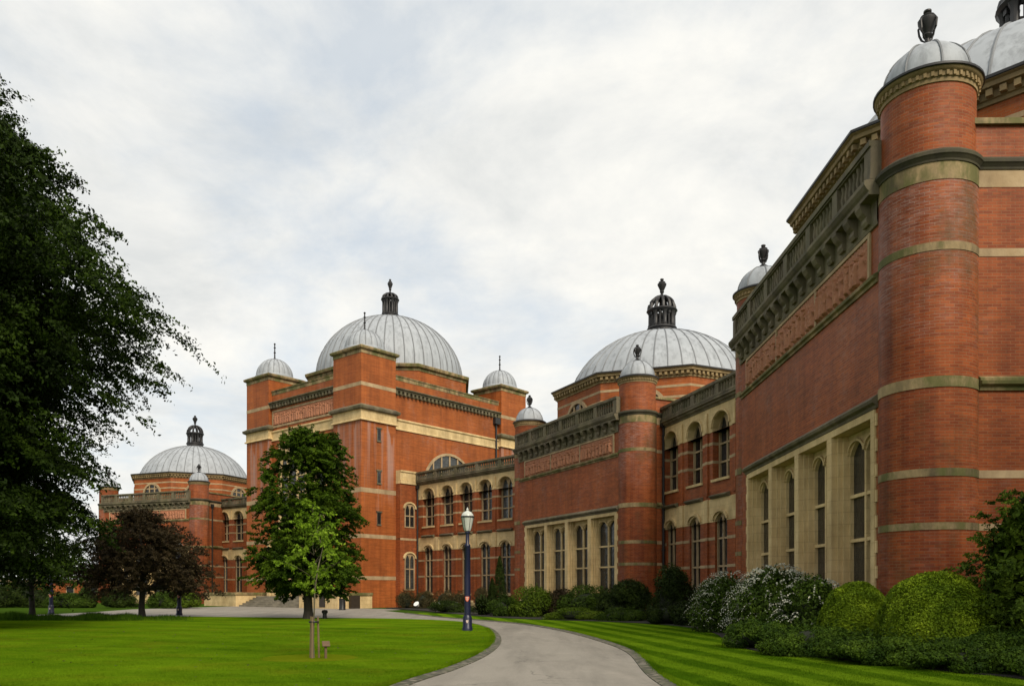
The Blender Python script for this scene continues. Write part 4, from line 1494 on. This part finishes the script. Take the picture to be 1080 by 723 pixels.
def clipped_dome(loc, label, r, h, group, ry=None):
    root = empty('clipped_yew', (*loc, .06), 0, label, 'shrub', group)
    ry = ry or r
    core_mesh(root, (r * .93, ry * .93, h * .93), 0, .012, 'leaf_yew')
    n = 45000
    d = rng.normal(0, 1, (n, 3))
    d[:, 2] = np.abs(d[:, 2])
    d /= np.linalg.norm(d, axis=1)[:, None]
    prof = 1 + .018 * np.sin(d[:, 0] * 9 + 1) * np.sin(d[:, 2] * 8) + .015 * np.sin(d[:, 1] * 13 + d[:, 2] * 11)
    d2 = np.sign(d) * np.abs(d) ** np.array((.86, .86, .92))
    P = d2 * np.array((r, ry, h)) * prof[:, None] * rng.uniform(.95, 1.02, (n, 1))
    leaf_object('foliage', P, d * 1.0, rng.uniform(.035, .085, n), 'leaf_yew', root, .45, .75)
    return root


# large dark tree on the left, trunk just outside the picture
def env_big(t):
    return float(np.interp(t, [0, .1, .2, .32, .45, .56, .64, .72, .86, 1.0], [5.6, 6.5, 7.6, 8.5, 9.2, 9.9, 9.0, 7.2, 5.9, 2.2]))


tree('spreading_tree', (-25.5, 31.5), 'huge dark spreading tree whose crown fills the left edge', 23.5, env_big, 'leaf_big', .62, 3.0, 600, 1000000, .16, flat=.22, csize=(1.1, 2.2), out_len=1.55, droop=.10, fork=.3, sprays=34, inner=200000, ragged=.10)
tree('spreading_tree', (21.5, 1.0), 'added unseen tree beyond the right edge, shading the near turret and shrubs', 20.5, lambda t: 6.8 * math.sin(PI * (.12 + .80 * t)) ** .6, 'leaf_mid', .5, 3.0, 260, 70000, .3, flat=.5, csize=(1.1, 2.0), inner=20000)  # added out of view to shade the near turret and shrubs
tree('young_tree', at(34, 650.6), 'slim dark green tree on the far lawn edge under the huge tree', 6.2, lambda t: 2.7 * math.sin(PI * (.15 + .8 * t)) ** .7, 'leaf_mid', .16, 2.0, 70, 22000, .15, flat=.5)
tree('copper_tree', at(150, 651), 'copper purple tree with low umbrella crown before the farthest block', 6.1, lambda t: 3.45 * math.sqrt(max(.02, 1 - t ** 1.8)) + .1, 'leaf_copper', .17, 1.9, 240, 110000, .11, flat=.6, out_len=1.1, droop=.10, csize=(.55, .95))
tree('lawn_tree', at(325, 653), 'dense dark green oval tree on the lawn in front of the tall hall', 10.2, lambda t: float(np.interp(t, [0, .1, .25, .5, .7, .85, .95, 1], [1.9, 2.55, 2.7, 2.45, 2.15, 1.85, 1.35, .5])), 'leaf_lawn', .24, 1.6, 260, 200000, .13, flat=.55, droop=.06, csize=(.5, 1.0), out_len=1.1, ragged=.12)

# staked sapling with its marker
sx, sy = at(331, 696)
sap = tree('sapling', (sx, sy), 'bright green sapling with pale wooden stakes on the near lawn', 3.62, lambda t: .80 * math.sin(PI * (.25 + .70 * t)) ** .7 * (1 - .35 * t), 'leaf_young', .018, 1.62, 46, 2400, .085, flat=.4, csize=(.15, .33), bark='bark_pale', cat='tree', sprays=5, limb_min=.004, ragged=.25)
for a in (.4, 2.5, 4.6):
    m = MB().tube([(.12 * math.cos(a), .12 * math.sin(a), 0), (.09 * math.cos(a), .09 * math.sin(a), 1.0)], .024, 8)
    m.build('stake', 'stake', sap, True)
mt = MB().lathe([(.112, .86), (.118, .87), (.118, .89), (.112, .90)], 0, 0, 14)
mt.build('tie_band', 'black', sap, True)
sheet('mulch_ring', [(sx - .1 + 1.1 * math.cos(2 * PI * k / 24), sy + 1.1 * math.sin(2 * PI * k / 24)) for k in range(24)], .064, 'dry_grass')
mk = empty('plant_marker', (*at(343.5, 696.5), .06), R_(25), 'small brown wooden marker post beside the staked sapling', 'marker')
MB().box(-.025, .025, -.025, .025, 0, .30).build('post', 'wood', mk)
m = MB().box(-.085, .085, -.012, .012, -.07, .07)
m.xf(Matrix.Translation((0, -.03, .33)) @ Matrix.Rotation(R_(-35), 4, 'X'))
m.build('plate', 'wood', mk)

# shrub beds
S = shrub
GB = 'shrubs along the building foot'
S('dark_shrub', (8.2, 41.5), 'tall dark round shrub against the middle block turret', (1.25, 1.5), 2.75, 'leaf_dark', .11, 14000, 12, group=GB)
S('dark_shrub', (6.2, 44.8), 'dark shrub right of the deep green one, below the stone window bays', (1.6, 1.4), 2.1, 'leaf_dark', .11, 13000, 11, group=GB)
S('green_shrub', (4.3, 46.8), 'deep green shrub in front of the middle block stone windows', (1.6, 1.3), 1.95, 'leaf_shrub', .10, 12000, 11, group=GB)
S('purple_shrub', (2.9, 48.2), 'brown purple shrub between green ones at the middle block', (.9, .9), 1.65, 'leaf_copper', .10, 6000, 8, group=GB)
S('bright_shrub', (1.3, 48.2), 'yellow green bush in front of the middle block corner', (1.35, 1.2), 1.85, 'leaf_bright', .10, 9500, 10, group=GB)
S('low_shrub', (3.4, 43.3), 'low pale green mat of shrub at the verge edge', (1.5, .7), .65, 'leaf_bright', .07, 7000, 9, group=GB)
S('low_shrub', (5.6, 41.6), 'low dark green mat of shrub at the verge edge', (1.3, .8), .7, 'leaf_shrub', .07, 6500, 9, group=GB)
S('low_shrub', (7.0, 38.2), 'low dark cushion shrub at the foot of the tall dark one', (1.0, 1.3), 1.0, 'leaf_dark', .09, 7000, 9, group=GB)
S('dark_shrub', (8.4, 36.3), 'dark shrub left of the white flowering shrub', (1.1, 1.4), 1.75, 'leaf_dark', .10, 9000, 10, group=GB)
S('green_shrub', (-.4, 49.2), 'mid green bush beside the strappy plant', (1.0, 1.0), 1.25, 'leaf_shrub', .10, 7000, 9, group=GB)
# strappy plant
sp = empty('strappy_plant', (-1.75, 51.5, .06), 0, 'dark strappy plant with arching blades behind the lamp post', 'shrub')
n = 420
V = []
for i in range(n):
    a, el, L = rng.uniform(0, 2 * PI), rng.uniform(.25, 1.45), rng.uniform(.7, 1.5)
    d = Vector((math.cos(a) * math.cos(el), math.sin(a) * math.cos(el), math.sin(el)))
    s = Vector((-math.sin(a), math.cos(a), 0)) * .03
    b = Vector((rng.uniform(-.35, .35), rng.uniform(-.35, .35), rng.uniform(0, .4)))
    mid, tip = b + d * L * .6, b + d * L + Vector((0, 0, -.28 * L))
    V += [b - s, b + s, mid + s, mid - s, mid - s, mid + s, tip + s * .1, tip - s * .1]
raw_quads('foliage', np.array([tuple(p) for p in V]), n * 2, 'leaf_dark', sp)
# conifers
for px, Y, h, r, lab in ((527, 55.5, 3.75, .62, 'dark narrow conifer by the middle block corner'), (519, 57.5, 2.3, .42, 'short dark conifer left of the taller one')):
    rt = empty('conifer', (*at(px, 0, Y), .06), 0, lab, 'conifer', 'narrow conifers')
    MB().tube([(0, 0, 0), (0, 0, h * .9)], [.07, .02], 7).build('trunk', 'bark', rt, True)
    n = 9000
    t = rng.uniform(0, 1, n) ** 1.4
    a = rng.uniform(0, 2 * PI, n)
    rr = r * (1 - t) ** .7 * rng.uniform(.55, 1.1, n) * (1 + .18 * np.sin(a * 5 + t * 30))
    P = np.stack([rr * np.cos(a), rr * np.sin(a), .1 + t * h], 1)
    leaf_object('crown', P, np.stack([np.cos(a), np.sin(a), np.full(n, .7)], 1), rng.uniform(.06, .14, n), 'leaf_dark', rt, .35)
# low brown clipped bushes under the link range, with white floodlights between
low = None
for i, (px, Y) in enumerate(((428, 71.0), (447.5, 70.2), (468, 68.6), (484, 67.0), (508, 64.6))):
    lab = ('brown clipped ball shrub under the link windows, the one nearest the tall hall', 'brown clipped ball shrub under the link windows, second from the tall hall',
           'brown clipped ball shrub under the link windows, third from the tall hall', 'brown clipped ball shrub just left of the lamp post', 'brown clipped ball shrub just right of the lamp post')[i]
    S('ball_shrub', at(px, 0, Y), lab, (.85, .85), 1.75 - .1 * (i % 2), 'leaf_brown', .07, 6000, 9, group='clipped ball shrubs under the link range')
for i, (px, Y) in enumerate(((439.8, 67.5), (462.8, 66.0), (481, 64.5))):
    fl = empty('floodlight', (*at(px, 0, Y), .075), R_(-30), ('white ground floodlight nearest the tall hall podium', 'white ground floodlight in the middle of the three', 'white ground floodlight nearest the lamp post')[i], 'floodlight', 'ground floodlights in the link bed')
    MB().lathe([(.12, 0), (.12, .03), (.04, .05), (.04, .22)], 0, 0, 10).build('stand', 'pipe', fl, True)
    q = MB().lathe([(.0, -.12), (.14, -.12), (.22, .10), (.24, .14), (.0, .15)], 0, 0, 14)
    q.xf(Matrix.Translation((0, 0, .34)) @ Matrix.Rotation(R_(50), 4, 'X'))
    q.build('lamp_head', 'white', fl, True)
S('hedge_shrub', (-4.3, 57.5), 'low dark hedge clump at the bend of the road', (1.5, 1.0), .85, 'leaf_dark', .08, 8000, 10, group=GB)

# white flowering arching shrubs
for i, (x, y, r, h, fl_n, lab) in enumerate(((8.75, 23.9, 1.0, 1.95, 120, 'dark leafy shrub with few white plumes beside the clipped yew'), (8.5, 26.6, 1.35, 2.4, 430, 'large arching shrub covered in silvery white flower plumes'),
                                            (8.15, 30.9, 1.25, 2.3, 200, 'smaller arching white flowering shrub left of the big one'))):
    o = S('flowering_shrub', (x, y), lab, (r, r * 1.2), h, 'leaf_shrub', .10, 16000, 13, group='white flowering shrubs')
    V = []
    for k in range(fl_n):
        a, e = rng.uniform(0, 2 * PI), rng.uniform(.1, 1.0)
        b = math.asin(e)
        p = Vector((r * .95 * math.cos(b) * math.cos(a), r * 1.15 * math.cos(b) * math.sin(a), .2 + (h - .25) * e))
        d = Vector((math.cos(a), math.sin(a), .7)).normalized()
        L = rng.uniform(.3, .75)
        for j in range(9):
            t = j / 8
            q = p + d * L * t + Vector((0, 0, -.9 * L * t * t))
            w_ = .034 * (1 - .5 * t)
            u = Vector(rng.normal(0, 1, 3)).normalized()
            v_ = u.cross(Vector(rng.normal(0, 1, 3))).normalized()
            V += [q - u * w_, q - v_ * w_, q + u * w_, q + v_ * w_]
    raw_quads('flower_plume', np.array([tuple(p) for p in V]), len(V) // 4, 'leaf_white', o)
clipped_dome((9.0, 21.6), 'smaller clipped yew dome, left of the bigger one', .95, 1.72, 'clipped yew domes', 1.02)
clipped_dome((9.72, 18.95), 'bigger clipped yew dome under the nearest round turret', 1.32, 1.92, 'clipped yew domes')
GJ = 'spreading junipers along the bed edge'
for i, (x, y, rx, ry, h, lab) in enumerate(((6.75, 22.2, 1.0, 1.2, .85, 'spreading juniper at the left end of the low row'), (7.2, 20.0, 1.2, 1.1, .78, 'spreading juniper in front of the smaller yew dome'),
                                            (7.75, 17.8, 1.25, 1.05, .7, 'spreading juniper in front of the bigger yew dome'), (8.9, 16.1, 1.35, .95, .62, 'spreading juniper at the right of the low row'), (9.9, 14.9, 1.25, 1.0, .6, 'spreading juniper nearest the right edge'), (8.7, 19.2, .9, .8, .6, 'juniper tucked between the yew domes'), (10.3, 17.0, 1.1, 1.0, .75, 'spreading juniper behind the right end of the low row'))):
    S('spreading_juniper', (x, y), lab, (rx, ry), h, 'leaf_juniper', .06, 20000, 18, .42, group=GJ)
# layered tree-like shrub at the right edge
tree('layered_shrub', (12.0, 18.1), 'layered green leafy shrub at the right edge under the end wall', 3.75, lambda t: 1.9 * math.sin(PI * (.36 + .56 * t)) ** .6, 'leaf_layered', .09, .1, 150, 52000, .085, flat=.38, csize=(.38, .62), out_len=1.2, cat='shrub', sprays=10, inner=9000)

# left, in front of the farthest block
GL = 'shrubs before the farthest block'
for i, (px, py, rx, h, mt_, lab) in enumerate(((122, 640.6, 1.9, 1.7, 'leaf_dark', 'dark shrub left of the copper trunk'), (176, 641.2, 1.6, 1.55, 'leaf_shrub', 'mid green shrub right of the copper trunk'), (198, 641, 1.3, 1.4, 'leaf_bright', 'light green shrub near the far block turret'),
                                           (92, 640.4, .7, 1.9, 'leaf_dark', 'small dark upright shrub by the low brick wall'), (72, 640.6, 2.0, 1.3, 'leaf_shrub', 'low green shrub behind the blue lamp post'), (28, 640.2, 3.6, 2.2, 'leaf_dark', 'broad dark hedge shrub at the far left edge'), (-12, 640.5, 3.0, 2.4, 'leaf_dark', 'broad dark shrub cut by the left edge of the picture'))):
    S('bed_shrub', at(px, py), lab, (rx, 1.2), h, mt_, .13, 8000, 11, group=GL)
for i, (px, Y, h, r, lab) in enumerate(((20, 90, 9.5, 4.2, 'far bushy tree behind the hedge at left'), (62, 118, 8.5, 4.0, 'pale far tree behind the low brick building'), (-45, 80, 11, 5, 'far bushy tree outside the left edge'))):
    tree('far_tree', at(px, 0, Y), lab, h, lambda t, r=r: r * math.sin(PI * (.2 + .75 * t)) ** .6, 'leaf_shrub' if i == 1 else 'leaf_mid', .22, 1.6, 70, 16000, .24, flat=.55, csize=(.9, 1.5), group='far trees at left')

lb = empty('low_brick_building', (*at(60, 0, 112), 0), R_(-8), 'low brick outbuilding with pale flat roof far left', 'building')
MB().box(-8, 9, 0, 6, 0, 2.7).build('wall', 'brick_hall', lb)
MB().box(-8.3, 9.3, -.3, 6.3, 2.702, 3.0).build('roof', 'stone_pale', lb)
for x in (-5, -1.5, 2, 5.5):
    o = MB().box(x - .6, x + .6, -.05, 0, 1.0, 2.2).build('window', 'stone_pale', lb)
    MB().box(x - .5, x + .5, -.06, -.01, 1.1, 2.1).build('pane', 'glass', o)


# ------------------------------------------------------------------ street furniture
def lamp_post(loc, label):
    r = empty('lamp_post', (*loc, .05), 0, label, 'lamp post', 'navy lamp posts round the lawn')
    MB().lathe([(.0, 0), (.20, 0), (.20, .12), (.175, .16), (.175, .50), (.15, .56), (.13, .60)], 0, 0, 20).build('base', 'navy', r, True)
    MB().lathe([(.125, .58), (.118, 1.9), (.10, 3.2), (.115, 3.22), (.115, 3.28), (.07, 3.34), (.065, 3.70), (.10, 3.74), (.10, 3.79), (.07, 3.82)], 0, 0, 18).build('post', 'navy', r, True)
    g = MB().lathe([(.07, 3.80), (.12, 3.83), (.16, 3.95), (.235, 4.32), (.24, 4.34)], 0, 0, 20).build('lamp_shade', 'opal', r, True)
    c = MB()
    for k in range(6):
        a = 2 * PI * k / 6
        c.tube([(.125 * math.cos(a), .125 * math.sin(a), 3.82), (.165 * math.cos(a), .165 * math.sin(a), 3.95), (.243 * math.cos(a), .243 * math.sin(a), 4.33)], .009, 5)
    c.lathe([(.245, 4.33), (.262, 4.34), (.262, 4.38), (.24, 4.39)], 0, 0, 20)
    c.build('lamp_frame', 'iron', g, True)
    MB().lathe([(.24, 4.385), (.22, 4.46), (.15, 4.54), (.06, 4.58), (.04, 4.60), (.05, 4.64), (.02, 4.70), (0, 4.74)], 0, 0, 20).build('lamp_cap', 'opal', g, True)
    # enamel crest shields on both faces
    for z, s, mt in ((1.22, 1.0, 'crest'), (.36, .6, 'crest_pale')):
        m = MB()
        rad = .130 if z > 1 else .182
        out = [(-.075, .09), (.075, .09), (.075, 0), (.045, -.07), (0, -.105), (-.045, -.07), (-.075, 0)]
        for ang in (-PI / 2, PI / 2):
            Mx = face_frame((rad * math.cos(ang), rad * math.sin(ang), z), ang + PI / 2)
            q = MB()
            q.face([(x * s, -.006, y * s) for x, y in out][::-1])
            for (x, y), (x2, y2) in zip(out, out[1:] + out[:1]):
                q.face([(x * s, -.006, y * s), (x2 * s, -.006, y2 * s), (x2 * s, .04, y2 * s), (x * s, .04, y * s)])
            m.merge(q.xf(Mx))
        e = m.build('crest', mt, r, weld=False, fix=True)
        if z > 1:
            b = MB()
            for ang in (-PI / 2, PI / 2):
                Mx = face_frame((rad * math.cos(ang), rad * math.sin(ang), z), ang + PI / 2)
                b.merge(MB().box(-.055, .055, -.014, -.004, .045, .075).box(-.012, .012, -.013, -.004, -.07, .04).box(-.05, .05, -.012, -.004, -.01, .012).xf(Mx))
            b.build('emblem', 'crest_pale', e)
    return r


lp = lamp_post(at(493, 666), 'navy lamp post with white lantern standing where the road bends round the lawn')
for px, py, lab in ((189, 648.5, 'navy lamp post beside the copper tree on the far road edge'), (54, 647, 'navy lamp post far left, its lantern lost in the huge tree')):
    c = copy_tree(lp)
    c.location = (*at(px, py), .01)
    c['label'] = lab
bn = empty('litter_bin', (*at(361, 642.8), .004), R_(-40), 'black litter bin with rounded hood beside the hall steps', 'bin')
MB().lathe([(0, 0), (.27, 0), (.28, .05), (.26, .08), (.26, .86), (.29, .88), (.29, .93)], 0, 0, 20).build('body', 'black', bn, True)
hd = MB().lathe([(.28, 1.10), (.29, 1.12), (.27, 1.22), (.18, 1.30), (0, 1.33)], 0, 0, 20)
for k in range(4):
    a = PI / 2 * k
    hd.tube([(.25 * math.cos(a), .25 * math.sin(a), .90), (.25 * math.cos(a), .25 * math.sin(a), 1.12)], .025, 6)
hd.build('hood', 'black', bn, True)
bo = empty('bollard_light', (*at(342.5, 653), .06), 0, 'squat dark bollard at the lawn edge by the lawn tree trunk', 'bollard')
MB().lathe([(0, 0), (.15, 0), (.15, .04), (.12, .06), (.11, .28)], 0, 0, 14).build('post', 'black', bo, True)
MB().lathe([(.11, .28), (.16, .30), (.17, .40), (.13, .46), (0, .48)], 0, 0, 14).build('cap', 'black', bo, True)

# long grass round the trees at the far lawn edge, and the short sward of the near lawn
n = 26000
u = rng.uniform(0, 1, n)
px = -60 + 265 * u
py = rng.uniform(650.6, 655.2, n)
Y = EYE * F_PX / (py - HOR)
X = (px - 540) / F_PX * Y
fade = np.clip((px + 60) / 60, 0, 1) * np.clip((205 - px) / 60, 0, 1) * (.55 + .45 * np.sin(px * .11) * np.sin(px * .043 + 1))
h = rng.uniform(.05, .34, n) * (.25 + fade)
keep = rng.uniform(0, 1, n) < fade * 1.3
X, Y, h, n = X[keep], Y[keep], h[keep], int(keep.sum())


def blades(name, X, Y, h, wd, z, lab, mat='grass_blade'):
    n = len(X)
    a = rng.uniform(0, 2 * PI, n)
    lean = rng.uniform(0, .5, n) * h
    b = rng.uniform(0, 2 * PI, n)
    V = np.empty((n, 3, 3), dtype=np.float32)
    V[:, 0] = np.stack([X - wd * np.cos(a), Y - wd * np.sin(a), np.full(n, z)], 1)
    V[:, 1] = np.stack([X + wd * np.cos(a), Y + wd * np.sin(a), np.full(n, z)], 1)
    V[:, 2] = np.stack([X + lean * np.cos(b), Y + lean * np.sin(b), z + h], 1)
    o = raw_quads(name, V.reshape(-1, 3), n, mat, None, 3)
    tag(o, lab, 'grass', None, 'stuff')
    return o


blades('long_grass', X, Y, h, .018, .06, 'longer dark grass round the trunks at the far lawn edge')


def near_line(line, n, w, y_max=34):
    L = np.array([p for p in line if 11 < p[1] < y_max])
    k = rng.integers(0, len(L) - 1, n)
    t = rng.uniform(0, 1, n)[:, None]
    P = L[k] * (1 - t) + L[k + 1] * t
    return P[:, 0] + rng.normal(0, w, n), P[:, 1] + rng.normal(0, w, n)


X, Y = near_line(inner_s, 9000, .05)
blades('edge_grass', X - .05, Y, rng.uniform(.02, .06, len(X)), .006, .055, 'short grass blades along the near lawn rim', 'lawn')
X, Y = near_line(outer_s, 9000, .05)
blades('edge_grass', X + .05, Y, rng.uniform(.02, .06, len(X)), .006, .045, 'short grass blades along the rim of the striped lawn', 'verge')


def inside(px, py, poly):
    poly = np.array(poly)
    c = np.zeros(len(px), bool)
    j = len(poly) - 1
    for i in range(len(poly)):
        xi, yi, xj, yj = *poly[i], *poly[j]
        if yi != yj:
            c ^= ((yi > py) != (yj > py)) & (px < (xj - xi) * (py - yi) / (yj - yi) + xi)
        j = i
    return c


def sward(name, poly, n, x0, x1, y0, y1, z, mat, lab):
    Y = y0 + (y1 - y0) * rng.uniform(0, 1, n) ** 1.5
    X = rng.uniform(x0, x1, n)
    k = inside(X, Y, poly) & ((X - sx + .1) ** 2 + (Y - sy) ** 2 > 1.05)
    X, Y = X[k], Y[k]
    tuft = .6 + .4 * np.sin(X * 3.1 + np.sin(Y * 2.3)) * np.sin(Y * 2.7 + np.sin(X * 1.9))
    blades(name, X, Y, rng.uniform(.012, .042, len(X)) * tuft, .007, z, lab, mat)


sward('short_sward', lawn_pts, 330000, -22, 0, 12.5, 34, .06, 'lawn', 'short mown blades of the round lawn')
sward('short_sward', [(9.2, -6)] + bed_s + outer_v[::-1], 150000, 1, 9.5, 12, 34, .05, 'verge', 'short mown blades of the striped lawn')
# fallen leaves and daisies scattered on the lawn
n = 260
X, Y = rng.uniform(-20, 0, n), 13 + 24 * rng.uniform(0, 1, n)
k = inside(X, Y, lawn_pts)
P = np.stack([X[k], Y[k], np.full(int(k.sum()), .10)], 1)
tag(leaf_object('fallen_leaf', P, np.tile(np.array((0, 0, 1.0)), (len(P), 1)), rng.uniform(.04, .08, len(P)), 'leaf_brown', None, .6, .25), 'small brown fallen leaves scattered on the round lawn', 'leaves', None, 'stuff')
